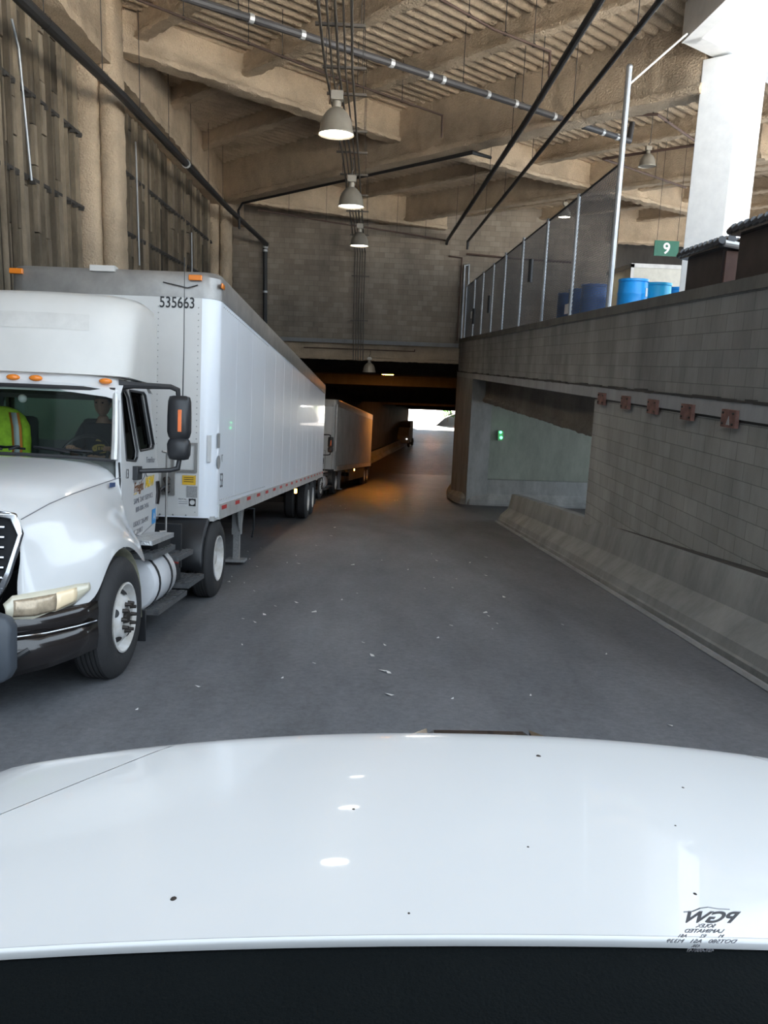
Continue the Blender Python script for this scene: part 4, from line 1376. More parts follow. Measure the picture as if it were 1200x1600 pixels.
        a = MB().tube([(s * .96, 1.22, 1.66), (s * 1.05, 1.24, 1.665), (s * 1.28, 1.32, 1.68), (s * 1.35, 1.34, 1.70), (s * 1.365, 1.34, 1.80)], [.024] * 5, 8)
        a.box((min(s * .965, s * 1.02), 1.16, 1.58), (max(s * .965, s * 1.02), 1.30, 1.71))
        a.build('mirror_arm', M['black_plastic'], mo, bevel=.006)
    MB().tube([(1.385, 1.34, 2.39), (1.387, 1.345, 2.9), (1.378, 1.35, 3.7)], [.007, .005, .003], 5).build('antenna', M['black_plastic'], T)
    # chassis, tank, steps, battery boxes, drive fenders
    for s in (1, -1):
        MB().box((s * .43 - .05, -.95, .62), (s * .43 + .05, 4.6, .90)).build('frame_rail', M['black_plastic'], T)
        tk = MB().lathe([(0, 0), (.2, .0), (.27, .02), (.29, .05), (.29, .72), (.27, .75), (0, .77)], (s * .93, 1.12, .585), 'y', 32).build('fuel_tank', M['tank'], T, smooth=40)
        for y in (1.24, 1.66):
            MB().lathe([(.293, y - .02), (.30, y - .02), (.30, y + .02), (.293, y + .02)], (s * .93, 0, .585), 'y', 32, close=True).build('tank_strap', M['black_plastic'], tk)
        def step(x0, x1, y0, y1, z, mt=M['step']):
            mb = MB().box((min(s * x0, s * x1), y0, z - .05), (max(s * x0, s * x1), y1, z))
            n = max(2, int((y1 - y0) / .10))
            for i in range(n):
                for k in range(3):
                    x = x0 + (x1 - x0) * (k + .5) / 3
                    yy = y0 + (y1 - y0) * (i + .5) / n
                    mb.box((s * x - .028, yy - .03, z), (s * x + .028, yy + .03, z + .008))
            return mb.build('step', mt, T, smooth=0)
        step(.95, 1.23, 1.18, 2.25, .335)
        step(.95, 1.24, 2.28, 3.0, .40)
        step(.93, 1.22, 1.0, 1.78, .90)
        step(.90, 1.20, 1.98, 2.62, .74)
        MB().box((s * 1.02 - .2, .98, .985), (s * 1.02 + .2, 1.72, 1.03)).build('deck_plate', M['diamond'], T)['label'] = 'bright diamond deck plate'
        MB().box((s * .98 - .2, 1.3, .91), (s * .98 + .2, 1.74, .985)).build('battery_box', M['black_plastic'], T)
        MB().box((s * .95 - .2, 2.02, .42), (s * .95 + .14, 2.5, .70)).build('battery_box', M['black_plastic'], T)
        MB().lathe([(0, 0), (.07, 0), (.075, .2), (0, .2)], (s * 1.08, 2.0, .42), 'z', 12).build('air_tank', M['grey_plastic'], T)
        MB().tube([(s * 1.02, 1.98, .70), (s * 1.14, 2.02, .69), (s * 1.16, 2.1, .66)], .014, 6).build('air_hose', M['red'], T)
        MB().box((s * .80 - .3, 2.45, .55), (s * .80 + .3, 2.5, 1.04)).build('splash_panel', M['black_plastic'], T)
        fp = MB()
        rows = []
        for a in range(-10, 200, 15):
            t = math.radians(a)
            y, z = 3.68 - .62 * math.cos(t), .50 + .60 * math.sin(t)
            if a < 20: y, z = 3.06, max(.42, z)
            if z < .42: continue
            rows.append([(s * .58, y, z), (s * 1.17, y, z), (s * 1.20, y, z - .04)])
        fp.loft(rows, closed=False).build('drive_fender', M['black_plastic'], T, solid=.02, smooth=50)
        # inner fender and mud flap behind the steer wheel
        im = MB()
        rows = []
        for a in range(45, 181, 15):
            t = math.radians(a)
            rows.append([(s * .82, .13 - .62 * math.cos(t), .47 + .60 * math.sin(t)), (s * 1.20, .13 - .62 * math.cos(t), .47 + .60 * math.sin(t))])
        rows.append([(s * .82, .77, .36), (s * 1.20, .77, .36)])
        im.loft(rows, closed=False).build('inner_fender', M['mud'], T, solid=.01)['label'] = 'muddy pale inner fender'
        MB().box((s * 1.03 - .19, .78, .13), (s * 1.03 + .20, .80, .42)).build('mud_flap', M['black_plastic'], T, bevel=.005)
        steer_wheel(T, s, s * 1.255, .14)
        dual_wheel(T, s, s * 1.265, 3.68)
    MB().box((-.5, 3.2, .88), (.5, 4.2, 1.0)).build('fifth_wheel', M['nut'], T)
    MB().box((-.9, .05, .38), (.9, .2, .5)).build('front_axle', M['nut'], T)
    MB().box((-.9, 3.6, .40), (.9, 3.78, .60)).build('drive_axle', M['nut'], T)
    # cab inside
    for x in (.50, -.45):
        sb = MB().box((x - .25, 1.35, 1.42), (x + .25, 1.80, 1.56))
        sb.build('seat', M['seat'], T, bevel=.04)
        MB().box((x - .24, 1.72, 1.55), (x + .24, 1.86, 2.16)).build('seat_back', M['seat'], T, bevel=.05)
        MB().box((x - .22, 1.4, 1.1), (x + .22, 1.75, 1.42)).build('seat_base', M['cabin'], T)
    MB().box((-.90, .86, 1.2), (.90, 1.08, 1.76)).build('dashboard', M['cabin'], T, bevel=.05)
    sw = MB()
    n = 24
    c = Vector((.50, 1.20, 1.80))
    ax1, ax2 = Vector((1, 0, 0)), Vector((0, .55, .83))
    sw.tube([c + ax1 * (.22 * math.cos(2 * PI * j / n)) + ax2 * (.22 * math.sin(2 * PI * j / n)) for j in range(n + 1)], .016, 6)
    sw.tube([c, c + Vector((0, -.12, -.22))], .03, 8)
    for a in (.3, 2.84, 4.7):
        sw.tube([c, c + ax1 * (.22 * math.cos(a)) + ax2 * (.22 * math.sin(a))], .013, 6)
    sw.build('steering_wheel', M['black_plastic'], T)
    MB().ball((-.02, 1.05, 2.30), .04, 12, 8).build('dash_camera', M['decal_white'], T)
    return T


def make_trailer(mat, L, label, style):
    T = empty('semi_trailer', label, 'trailer', mat=mat, group=None)
    W = 1.27
    side = M['trailer'] if style == 'white' else M['steel_side']
    rr = .2
    plan = [(W, L), (W, rr)]
    for a in range(15, 91, 15):
        t = math.radians(a)
        plan.append((W - rr + rr * math.cos(t), rr - rr * math.sin(t)))
    plan += [(-x, y) for x, y in plan[::-1]]
    z0, z1, z2 = 1.03, 3.70, 4.0
    MB().loft([[(x, y, z0) for x, y in plan], [(x, y, z1) for x, y in plan]]).build('box_body', side, T, smooth=40)
    MB().box((-W + rr, -.006, z0 + .02), (W - rr, .0, z1)).build('nose_panel', M['trailer_front'], T, smooth=0)
    grow = [(x * 1.006, y if y > 1 else y - .008) for x, y in plan]
    MB().loft([[(x, y, z1 - .01) for x, y in grow], [(x, y, z2 - .06) for x, y in grow], [(x * .985, y + (.02 if y < 1 else -.02), z2) for x, y in plan]]).build('top_rail', M['alu'], T, smooth=30)
    bed = MB()
    for s in (1, -1):
        bed.box((min(s * (W - .02), s * (W + .014)), .22, z0 - .03), (max(s * (W - .02), s * (W + .014)), L, z0 + .16))
    bed.box((-W + .02, .05, z0 - .04), (W - .02, L - .05, z0 + .02))
    bed.build('bottom_rail', M['alu_light'], T, smooth=0)
    if style == 'white':
        rt = MB()
        y = .35
        i = 0
        while y < L - .4:
            rt.box((W + .015, y, z0 + .085), (W + .019, y + .3, z0 + .135))
            rt.box((-W - .019, y, z0 + .085), (-W - .015, y + .3, z0 + .135))
            y += .9
        rt.build('reflective_tape', M['red'], T, smooth=0)
        sm = MB()
        y = 1.2
        while y < L - .2:
            sm.box((W, y - .004, z0 + .17), (W + .0015, y + .004, z1))
            y += 1.22
        sm.build('panel_seam', M['trailer'], T, smooth=0)
        rv = MB()
        for x in (1.03, .545, -.545, -1.03):
            z = 1.1
            while z < 3.62:
                rv.lathe([(0, -.012), (.007, -.010), (.009, -.004)], (x, 0, z), 'y', 5)
                z += .075
        for z in (1.06,):
            x = -1.0
            while x < 1.0:
                rv.lathe([(0, -.014), (.012, -.010), (.014, -.004)], (x, 0, z), 'y', 5)
                x += .16
        y = .3
        while y < 4:
            for z in (1.24, 3.64):
                rv.lathe([(0, W + .008), (.008, W + .006), (.01, W)], (0, y, z), 'x', 5)
            y += .1
        rv.build('rivet_row', M['decal_grey'], T, smooth=0)['kind'] = 'stuff'
        text('lettering', '535663', .185, M['ink'], T, (.555, -.012, 3.565), (1, 0, 0), (0, 0, 1), xs=.78, bold=.002)
        text('lettering', '53', .26, M['ink'], T, (W + .003, .27, 1.40), (0, 1, 0), (0, 0, 1), xs=.7)
        text('lettering', 'VT', .14, M['decal_grey'], T, (W + .003, .30, 1.72), (0, 1, 0), (0, 0, 1), xs=.7)
        MB().lathe([(0, W), (.085, W), (.085, W + .003), (0, W + .003)], (0, .18, 1.72), 'x', 20).build('round_sticker', M['decal_grey'], T)
        MB().box((W, .10, 1.90), (W + .003, .22, 2.08)).build('grey_patch', M['decal_grey'], T, smooth=0)
        # fittings on the nose
        bx = MB().prism([[(.74, 1.59), (1.05, 1.59), (1.05, 1.95), (.74, 1.95)], [(.77, 1.62), (1.02, 1.62), (1.02, 1.92), (.77, 1.92)]], lambda a, b, d: (a, -.01 - d, b), 0, .03).build('document_holder', M['alu'], T, smooth=0)
        MB().box((.77, -.016, 1.62), (1.02, -.008, 1.92)).build('holder_panel', M['trailer_front'], bx, smooth=0)
        MB().box((.87, -.014, 1.435), (1.035, -.008, 1.55)).build('yellow_sticker', M['yellow'], T, smooth=0)
        for z in (1.52, 1.495, 1.47):
            MB().box((.89, -.017, z), (1.01, -.013, z + .007)).build('sticker_line', M['ink'], T, smooth=0)
        MB().box((.925, -.014, 1.28), (1.055, -.008, 1.42)).build('grey_plate', M['decal_grey'], T, smooth=0)
        MB().box((.82, -.012, 1.165), (1.045, -.008, 1.275)).build('white_sticker', M['decal_white'], T, smooth=0)
        text('lettering', 'TOTAL, INC', .034, M['ink'], T, (.825, -.014, 1.245), (1, 0, 0), (0, 0, 1))
        bs = MB().prism([[(.955, 1.175), (1.04, 1.175), (1.04, 1.265), (.955, 1.265)], [(.9975 + .032 * math.cos(j * PI / 6), 1.22 + .032 * math.sin(j * PI / 6)) for j in range(12)]], lambda a, b, d: (a, -.012 - d, b), 0, .003).build('black_square', M['ink'], T, smooth=0)
        for z in (1.222, 1.20):
            MB().box((.83, -.015, z), (.94, -.012, z + .006)).build('sticker_line', M['ink_grey'], T, smooth=0)
        gh = MB().box((.62, -.03, 1.30), (.78, -.008, 1.58)).build('coupling_plate', M['alu'], T, smooth=0)
        for z in (1.50, 1.40):
            MB().tube([(.70, -.03, z), (.70, -.12, z), (.73, -.14, z - .06)], .03, 8).build('gladhand', M['nut'], gh)
        MB().tube([(.70, -.12, 1.42), (.4, -.5, 1.1), (-.2, -.9, 1.15), (-.3, -1.3, 1.5)], .02, 6).build('air_hose', M['black_plastic'], gh)
        MB().box((1.165, -.0, 1.72), (1.205, .06, 2.05)).build('reflector_strip', M['decal_white'], T, smooth=0)
        MB().tube([(.60, -.02, 3.86), (.75, -.03, 3.83), (.9, -.03, 3.80), (1.02, -.02, 3.84)], .006, 5).build('light_cable', M['black_plastic'], T)
        MB().box((-.28, -.03, 3.96), (.02, .10, 4.03)).build('roof_cap', M['white_dull'], T, smooth=0)
        for x in (-1.16, .99):
            MB().box((x - .08, -.05, 3.89), (x + .08, -.008, 3.955)).build('marker_light', M['amber'], T, bevel=.008)
        MB().box((W + .008, .06, 3.83), (W + .03, .2, 3.89)).build('marker_light', M['amber'], T, bevel=.008)
    else:
        sm = MB()
        y = .3
        while y < L - .1:
            sm.box((W, y, z0 + .2), (W + .012, y + .05, z1))
            y += .3
        sm.build('panel_rib', M['steel_side'], T, smooth=0)
        MB().tube([(W - .06, .02, z0 + .8), (W - .06, .02, z1 + .1)], .05, 10).build('corner_post', M['alu_light'], T)
        sk = MB().box((W - .03, 4.2, .45), (W + .0, L - 3.2, z0)).build('side_skirt', M['conc_dark'], T, smooth=0)
        sk['label'] = 'dark side skirt under the box'
    # rear doors, lights, bumper
    for s in (1, -1):
        MB().box((min(s * .02, s * 1.24), L, z0 + .1), (max(s * .02, s * 1.24), L + .04, z1)).build('rear_door', side, T, smooth=0)
    MB().box((-W, L - .02, z0 - .05), (W, L + .06, z0 + .1)).box((-W, L - .02, z1), (W, L + .05, z2)).build('rear_frame', M['alu'], T, smooth=0)
    MB().box((-1.1, L - .05, .45), (1.1, L + .04, .55)).box((-.6, L - .05, .5), (-.52, L + .0, 1.0)).box((.52, L - .05, .5), (.6, L, 1.0)).build('rear_bumper', M['nut'], T, smooth=0)
    # landing legs
    for s in (1, -1):
        lg = MB().box((s * .98 - .07, 2.95, .50), (s * .98 + .07, 3.1, 1.0)).box((s * .98 - .05, 2.975, .10), (s * .98 + .05, 3.075, .5)).box((s * .98 - .15, 2.88, .06), (s * .98 + .15, 3.17, .10))
        lg.prism([[(2.72, 1.0), (3.35, 1.0), (3.1, .55), (2.95, .55)]], lambda a, b, d: (s * (1.02 + d), a, b), 0, .02)
        lg.build('landing_leg', M['decal_grey'], T, smooth=0)
        MB().tube([(s * 1.10, 3.15, .92), (s * 1.2, 3.3, .90), (s * 1.2, 3.32, .55), (s * 1.17, 3.35, .42)], .016, 6).build('crank_handle', M['black_plastic'], T)
    MB().box((-1.0, 2.98, .6), (1.0, 3.06, .68)).build('cross_brace', M['nut'], T)
    wy = (L - 4.35, L - 3.05) if style == 'white' else (L - 2.6, L - 1.4)
    for y in wy:
        for s in (1, -1):
            dual_wheel(T, s, s * 1.25, y)
        MB().box((-.9, y - .08, .42), (.9, y + .08, .58)).build('axle', M['nut'], T)
    for s in (1, -1):
        MB().box((s * .55 - .06, wy[0] - 1.0, .72), (s * .55 + .06, wy[1] + 1.0, 1.0)).build('slider_rail', M['nut'], T)
        MB().box((s * .98 - .28, wy[1] + .72, .25), (s * .98 + .28, wy[1] + .735, .98)).build('mud_flap', M['black_plastic'], T)
    ym = L - 7.6 if style == 'white' else L * .45
    MB().box((W - .02, ym - .05, z0 - .16), (W + .03, ym + .05, z0 - .06)).build('side_marker', M['amber_on'], T, bevel=.01)
    return T


TH = .043
trk = frame_at(-3.108, 6.10, TH)
tractor = make_tractor(trk, 'white day cab semi truck at left with a driver at the wheel', 'semi trucks facing the viewer')
tm = trk @ Matrix.Translation((0, 3.36, 0))
trailer = make_trailer(tm, 16.15, 'long white box trailer numbered 535663 behind the nearest semi truck', 'white')

# the next rig waiting further down the ramp
th2 = .135
tr2m = frame_at(-2.02, 32.9, th2, -.112)
trailer2 = make_trailer(tr2m, 13.2, 'ribbed grey metal trailer lit orange inside the tunnel mouth', 'steel')
trc2 = copy_tree(tractor, None, skip=('lettering', 'bumper_guard', 'blue_sticker', 'logo_swoosh', 'logo_emblem'))
trc2.matrix_world = tr2m @ Matrix.Translation((0, -3.45, 0))
trc2['label'] = 'second white semi truck mostly hidden behind the first long trailer'
MB().ball((1.16, -.95, .93), (.06, .06, .05), 10, 6).build('turn_signal', M['amber_on'], trc2)
MB().ball((1.10, .55, 1.47), (.05, .05, .05), 10, 6).build('turn_signal', M['amber_on'], trc2)

# a box truck far down the tunnel, its dimness painted in dark colours
bt = empty('box_truck', 'box truck painted dark for dimness far down the tunnel by the left wall', 'truck', mat=frame_at(4.9, 84.5, .24, 0))
MB().box((-.9, 1.4, .8), (.9, 3.4, 2.7)).build('box_body', M['conc_dark'], bt, smooth=0, bevel=.03)
MB().loft([[(-1, 0, .5), (1, 0, .5), (1, 2, .5), (-1, 2, .5)], [(-1, 0, 1.25), (1, 0, 1.25), (1, 2, 1.25), (-1, 2, 1.25)], [(-.9, .6, 2.1), (.9, .6, 2.1), (.95, 1.9, 2.1), (-.95, 1.9, 2.1)]]).build('cab', M['conc'], bt, smooth=30)
for s in (1, -1):
    for y in (.8, 2.9):
        tyre_mb(s, s * 1.05, y, .42, .25, .2).build('tyre', M['rubber'], bt)
    MB().ball((s * .8, -.02, .95), (.09, .05, .07), 10, 6).build('headlight', M['lamp_dim'] if s > 0 else M['headlight'], bt)


# ------------------------------------------------------------------ people: the driver
def skin_body(name, verts, edges, mat, parent, sub=2, root=0):
    me = bpy.data.meshes.new(name)
    me.from_pydata([v[:3] for v in verts], edges, [])
    o = bpy.data.objects.new(name, me)
    COL.objects.link(o)
    if parent: o.parent = parent
    md = o.modifiers.new('skin', 'SKIN')
    md.use_smooth_shade = True
    sv = me.skin_vertices[0].data if me.skin_vertices else None
    if sv is None:
        bm_ = None
        import bmesh
        bm_ = bmesh.new()
        bm_.from_mesh(me)
        bm_.verts.layers.skin.verify()
        bm_.to_mesh(me)
        bm_.free()
        sv = me.skin_vertices[0].data
    for i, v in enumerate(verts):
        sv[i].radius = (v[3], v[4] if len(v) > 4 else v[3])
        sv[i].use_root = (i == root)
    ss = o.modifiers.new('sub', 'SUBSURF')
    ss.levels = ss.render_levels = sub
    me.materials.append(mat)
    return o


drv = empty('person', 'driver in a black shirt with gold print sitting behind the truck windshield', 'person', mat=trk @ Matrix.Translation((.54, 1.58, 1.56)))
# local: facing -y (towards the viewer), z up from the seat
V, Ed = [], []


def chain(pts, start=None):
    k = start
    for p in pts:
        V.append(p)
        i = len(V) - 1
        if k is not None: Ed.append((k, i))
        k = i
    return k


pel = chain([(0, 0, .08, .15, .12)])
wai = chain([(0, .02, .24, .14, .11)], pel)
che = chain([(0, .02, .42, .165, .12)], wai)
nb_ = chain([(0, .0, .53, .10, .08)], che)
nk = chain([(0, -.015, .585, .055), (0, -.03, .635, .055)], nb_)
for s in (1, -1):
    hip = chain([(s * .10, -.10, .07, .085), (s * .13, -.42, .07, .06), (s * .13, -.46, -.25, .045), (s * .13, -.50, -.36, .04)], pel)
    el = chain([(s * .18, .01, .49, .062), (s * .24, -.06, .28, .042), (s * .235, -.14, .23, .038), (s * .19, -.30, .29, .026), (s * .175, -.35, .31, .032, .018)], che)
    for k in range(4):
        dx = (k - 1.5) * .017
        L = (.055, .062, .058, .046)[k]
        chain([(s * (.175) + dx, -.385, .318, .0085), (s * (.175) + dx, -.385 - L * .5, .305, .008), (s * (.175) + dx * .9, -.385 - L * .4, .28, .007)], el)
    chain([(s * .15, -.345, .305, .009), (s * .135, -.37, .292, .008)], el)
skin_body('body', V, Ed, M['skin'], drv)
# head with face
hd = MB()
vs, fs = [], []
nu, nv = 28, 20
for i in range(nv + 1):
    t = PI * i / nv
    for j in range(nu):
        p = 2 * PI * j / nu
        x, y, z = math.sin(t) * math.cos(p), math.sin(t) * math.sin(p), math.cos(t)
        fx = .074 * (1 - .16 * max(0, -z) ** 1.5)
        X_, Y_, Z_ = x * fx, y * .095, z * .118
        if y < 0:
            front = max(0, -y) ** 6
            Y_ -= .022 * math.exp(-((x / .16) ** 2 + ((z + .12) / .2) ** 2)) * front          # nose
            Y_ += .010 * math.exp(-(((abs(x) - .42) / .18) ** 2 + ((z - .10) / .13) ** 2))      # eye sockets
            Y_ -= .007 * math.exp(-((x / .3) ** 2 + ((z + .45) / .09) ** 2))                     # lips
            Y_ -= .012 * math.exp(-((x / .3) ** 2 + ((z + .82) / .2) ** 2))                      # chin
        vs.append((X_, Y_ - .035, Z_ + .735))
for i in range(nv):
    for j in range(nu):
        a, b = i * nu + j, i * nu + (j + 1) % nu
        fs.append((a, a + nu, b + nu, b))
hd.add(vs, fs)
for s in (1, -1):
    hd.ball((s * .074, -.02, .735), (.012, .022, .032), 8, 6)
hd.build('head', M['skin'], drv, smooth=180)
ey = MB()
for s in (1, -1): ey.ball((s * .031, -.118, .747), (.011, .007, .007), 8, 6)
ey.build('eyes', M['hair'], drv)
hr = MB()
hr.ball((0, -.022, .765), (.082, .103, .105), 20, 12)
hr.v = [(x, y, max(z, .765 + (.02 if y < -.06 else -.06))) for x, y, z in hr.v]
hr.build('hair', M['hair'], drv, smooth=180)
V, Ed = [], []
a = chain([(0, 0, .06, .17, .135)])
b = chain([(0, .02, .24, .16, .125)], a)
c = chain([(0, .02, .43, .18, .13)], b)
chain([(0, .0, .545, .10, .08)], c)
for s in (1, -1): chain([(s * .185, .01, .495, .075), (s * .225, -.04, .36, .065), (s * .24, -.07, .28, .06)], c)
skin_body('shirt', V, Ed, M['shirt'], drv)
V, Ed = [], []
a = chain([(0, 0, .05, .16, .13)])
for s in (1, -1): chain([(s * .11, -.10, .07, .098), (s * .13, -.42, .07, .072), (s * .13, -.46, -.22, .058)], a)
skin_body('trousers', V, Ed, M['trouser'], drv)
pr = MB()
ring = [(.02 + .085 * math.cos(j * PI / 8), .30 + .045 * math.sin(j * PI / 8)) for j in range(16)]
pr.prism([ring, [(.02 + .06 * math.cos(j * PI / 8), .30 + .025 * math.sin(j * PI / 8)) for j in range(16)]], lambda a, b, d: (a, -.128 - d + (a * a) * .8, b), 0, .006)
pr.prism([[(-.03, .375), (.07, .365), (.06, .38), (-.02, .39)]], lambda a, b, d: (a, -.128 - d, b), 0, .006)
for k in range(4): pr.box((-.03 + k * .027, -.136, .285), (-.013 + k * .027, -.128, .317))
pr.build('shirt_print', M['gold'], drv, smooth=0)

# high-visibility vest draped over the passenger seat
vt = empty('safety_vest', 'lime high visibility vest draped over the passenger seat of the nearest truck', 'vest', mat=trk @ Matrix.Translation((-.50, 1.50, 1.58)))
rows = []
for i, (z, w, d) in enumerate(((.02, .32, .10), (.18, .33, .13), (.34, .335, .13), (.48, .32, .11), (.57, .27, .10), (.63, .19, .08), (.66, .10, .05))):
    rows.append([(w * math.copysign(abs(math.cos(2 * PI * j / 20)) ** .8, math.cos(2 * PI * j / 20)) + random.uniform(-.008, .008), .05 + d * math.sin(2 * PI * j / 20) + random.uniform(-.008, .008), z) for j in range(20)])
MB().loft(rows).build('cloth', M['hivis'], vt, smooth=180)
for x0, x1, mt, w, o in ((.17, .26, 'hivis_or', .05, .012), (.17, .26, 'silver_tape', .026, .02)):
    mb = MB()
    fr_ = [(.20, .60), (.24, .46), (.25, .25), (.22, .06)]
    rws = []
    for x, z in fr_:
        yy = (.05 - .105 - o * .6 if z < .42 else -.06 - o * .5 if z < .5 else -.03 - o * .5)
        rws.append([(x - w, yy, z), (x + w, yy, z)])
    mb.loft(rws, closed=False).build('orange_border' if mt == 'hivis_or' else 'silver_tape', M[mt], vt, solid=.006)
MB().lathe([(.306, .06), (.308, .10)], (0, 0, 0), 'z', 8)
rws = [[(x, .05 - .135 * math.sqrt(max(0, 1 - (x / .315) ** 2)) - .008, z) for x in (-.3, -.2, -.1, 0, .1, .2, .3)] for z in (.06, .11)]
MB().loft(rws, closed=False).build('silver_tape', M['silver_tape'], vt, solid=.005)

# ------------------------------------------------------------------ litter on the road
lt = MB()
for k in range(70):
    x, y = random.uniform(-1.9, 2.6), random.uniform(5.2, 14.5) if k < 55 else random.uniform(14, 30)
    s_ = random.choice((.012, .016, .022, .035))
    a = random.uniform(0, PI)
    u, w = Vector((math.cos(a), math.sin(a), SL * math.sin(a))) * s_, Vector((-math.sin(a), math.cos(a), SL * math.cos(a))) * s_ * .5
    c = Vector((x, y, road_z(y) + .008))
    lt.add([c - u - w, c + u * .8 - w, c + u + w + Vector((0, 0, .012)), c - u * .7 + w], [(0, 1, 2, 3)])
tag(lt.build('litter', M['paper'], smooth=0), 'scattered white paper scraps and leaves on the grey road', 'litter', kind='stuff')

# ------------------------------------------------------------------ the viewer's own car
car = empty('white_car', 'white hood and dark cowl of the car the scene is seen from', 'car', loc=(.3, 1.4, road_z(1.4)))
co = Vector((.3, 1.4, road_z(1.4)))


def hood_z(u, y):
    """height of the bonnet skin; u across from the car's middle"""
    t = (y - .93) / 1.05
    z = 1.176 - .128 * t - .045 * t * t
    if y > 1.78: z -= 1.6 * (y - 1.78) ** 2 + 3.5 * max(0, y - 1.98) ** 2
    z -= .05 * abs(u) ** 2.2
    if abs(u) > 1.05: z -= 1.6 * (abs(u) - 1.05) ** 2
    return z


def skin(u0, u1, y0, y1, nu=26, ny=26, f0=None, f1=None):
    rows = []
    for i in range(ny + 1):
        y = y0 + (y1 - y0) * i / ny
        a = f0(y) if f0 else u0
        b = f1(y) if f1 else u1
        row = []
        for k in range(nu + 1):
            u = a + (b - a) * k / nu
            yy = y - (.10 * abs(u) ** 2.0) * max(0, (y - 1.2) / .9)
            row.append(Vector((u + .3, yy, hood_z(u, y))) - co)
        rows.append(row)
    return MB().loft(rows, closed=False, caps=False)


def hood_edge(y):
    return .64 + max(0, 1.95 - y) * .62 if y < 1.95 else .64 - (y - 1.95) * .6


skin(0, 0, .95, 2.16, 36, 36, lambda y: -hood_edge(y) + .002, lambda y: hood_edge(y) - .002).build('hood', M['car'], car, smooth=180)
for s in (1, -1):
    fa = (lambda y: hood_edge(y) + .003) if s > 0 else (lambda y: -1.45)
    fb = (lambda y: 1.45) if s > 0 else (lambda y: -hood_edge(y) - .003)
    skin(0, 0, .60, 2.16, 12, 36, fa, fb).build('front_fender', M['car'], car, smooth=180)
# rolled rear lip of the hood
rows = []
for k in range(31):
    u = -1.12 + 2.24 * k / 30
    z = hood_z(u, .95)
    rows.append([Vector((u + .3, .95 + a, z + b)) - co for a, b in ((.0, -.0005), (-.004, -.002), (-.006, -.005), (-.006, -.014), (.02, -.018))])
MB().loft(rows, closed=False).build('hood_lip', M['car'], car, smooth=60)
# dark badge slot and its bright tips at the front of the hood
zz = hood_z(0, 1.93)
bd = MB()
for sgn in (1,):
    rows = []
    for x in (-.135, -.12, 0, .12, .135):
        k = 1 - .0 * abs(x)
        rows.append([Vector((.355 + x, 1.90 + dy, hood_z(x, 1.93) + dz * (1 if abs(x) < .13 else .3))) - co for dy, dz in ((-.02, .0), (-.015, .016), (.03, .014), (.06, -.02))])
    bd.loft(rows)
bd.build('grille_badge', M['black_gloss'], car, smooth=30)
for s in (1, -1):
    tp = MB()
    b0 = Vector((.355 + s * .138, 1.90, hood_z(.15, 1.93) + .004)) - co
    tp.add([b0 + Vector((0, -.015, .012)), b0 + Vector((s * .07, .0, .0)), b0 + Vector((0, .04, .01)), b0 + Vector((0, .01, -.02))], [(0, 1, 2), (0, 3, 1), (1, 3, 2), (0, 2, 3)])
    tp.build('badge_tip', M['chrome'], car, smooth=0)
# cowl, wiper and the dashboard edge below the glass
rows = []
for k in range(21):
    u = -1.15 + 2.3 * k / 20
    z = hood_z(u, .95)
    rows.append([Vector((u + .3, y, z + dz)) - co for y, dz in ((.968, -.030), (.945, -.016), (.85, -.03), (.74, -.015), (.66, .04), (.58, .065), (.50, .04), (.46, -.06))])
MB().loft(rows, closed=False).build('cowl', M['car_trim'], car, smooth=50)
MB().tube([Vector((-.55, .80, 1.135)) - co, Vector((-.1, .775, 1.17)) - co, Vector((.36, .745, 1.175)) - co], .010, 6).build('wiper', M['black_gloss'], car)
rows = []
for k in range(13):
    u = -.9 + 2.1 * k / 12
    rows.append([Vector((u, y, z)) - co for y, z in ((.58, 1.20), (.50, 1.245), (.40, 1.25), (.25, 1.22), (.1, 1.15))])
MB().loft(rows, closed=False).build('dashboard', M['dash'], car, smooth=60)
MB().tube([Vector((.60, .86, 1.10)) - co, Vector((.545, .70, 1.21)) - co, Vector((.50, .55, 1.24)) - co], .028, 8).build('frame_corner', M['black_gloss'], car)
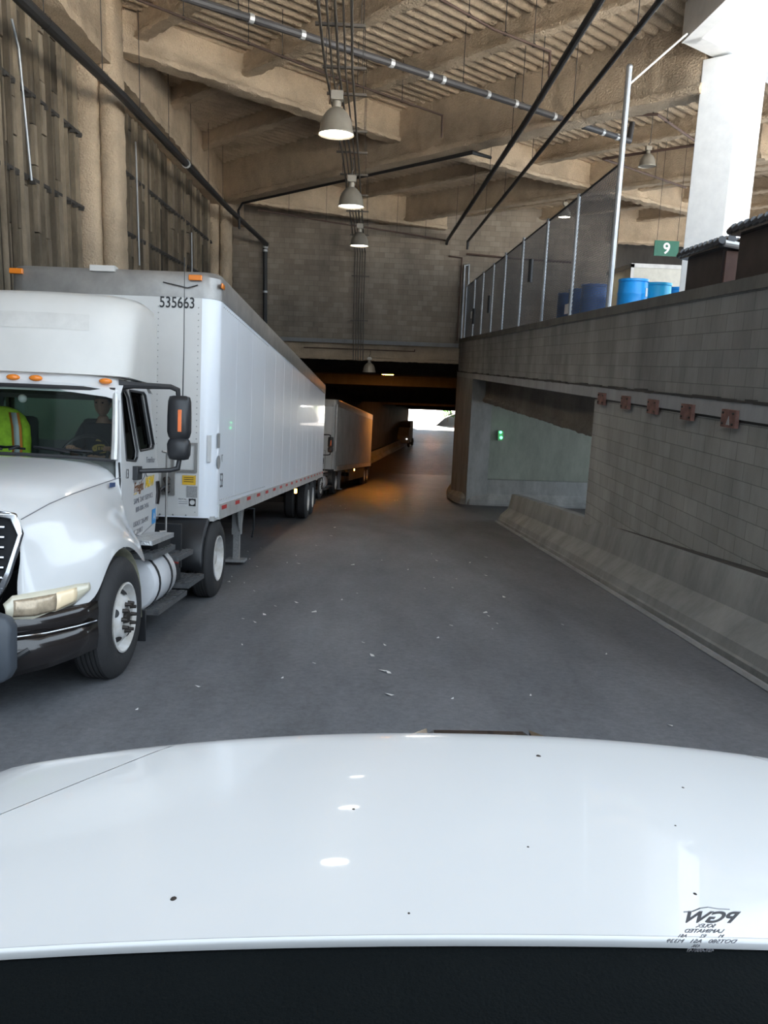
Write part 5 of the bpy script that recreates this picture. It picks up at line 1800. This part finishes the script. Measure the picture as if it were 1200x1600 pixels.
MB().box((-.72, -1.9, 2.14), (1.32, .16, 2.2)).box((-.72, -1.96, .6), (1.32, -1.9, 2.2)).build('roof', M['car'], car, bevel=.02).location = -co  # unseen roof and back panel, added to shade the cowl and dash
# maker's stamp on the windshield, seen mirrored from inside
wn = Vector((0, .85, .53)).normalized()      # outward normal of the glass
wu = Vector((0, -.53, .85)).normalized()     # up along the glass
WO = Vector((0, .64, 1.34))


M['stamp'] = basic('grey_glass_stamp', (.22, .23, .26), .7)
# (text, height on the glass, width factor, weight, x, distance up the glass)
for body, k, xs, bold, gx, gu in (
    ('PGW', 0.03038, 0.576, 0.0008, 0.2781, 0.2369),
    ('SOLEX', 0.01024, 0.470, 0.0000, 0.2806, 0.2265),
    ('LAMINATED', 0.01048, 0.536, 0.0000, 0.2826, 0.2158),
    ('M        E2        AS1', 0.00878, 0.529, 0.0000, 0.2835, 0.2055),
    ('DOT580   AS1   M339', 0.01101, 0.558, 0.0000, 0.2879, 0.1936),
    ('43R', 0.00921, 0.448, 0.0000, 0.2871, 0.1835),
    ('43R-000147', 0.01047, 0.443, 0.0000, 0.2936, 0.1732),
):
    text('glass_stamp', body, k, M['stamp'], car, WO + Vector((gx, 0, 0)) + wu * gu - co, (-1, 0, 0), wu, 'CENTER', depth=.0002, bold=bold, xs=xs)
car_line = [(0.2545, 0.2567), (0.2608, 0.2580), (0.2646, 0.2642), (0.2697, 0.2662), (0.2783, 0.2633), (0.2873, 0.2623)]
MB().tube([WO + Vector((a, 0, 0)) + wu * b - co for a, b in car_line], .0005, 4).build('glass_stamp', M['stamp'], car)
# dark specks of dirt on the hood
for u, y, r_ in ((.15, 1.66, .006), (.42, 1.50, .003), (-.28, 1.35, .003), (.25, 1.06, .003), (-.55, 1.05, .005), (.6, 1.2, .003), (.02, 1.2, .002), (-.2, 1.0, .002), (.32, 1.3, .002)):
    MB().ball(Vector((u + .3, y - .10 * u * u * max(0, (y - 1.2) / .9), hood_z(u, y))) - co, (r_, r_ * 1.3, .001), 8, 4).build('dirt_speck', M['nut'], car)
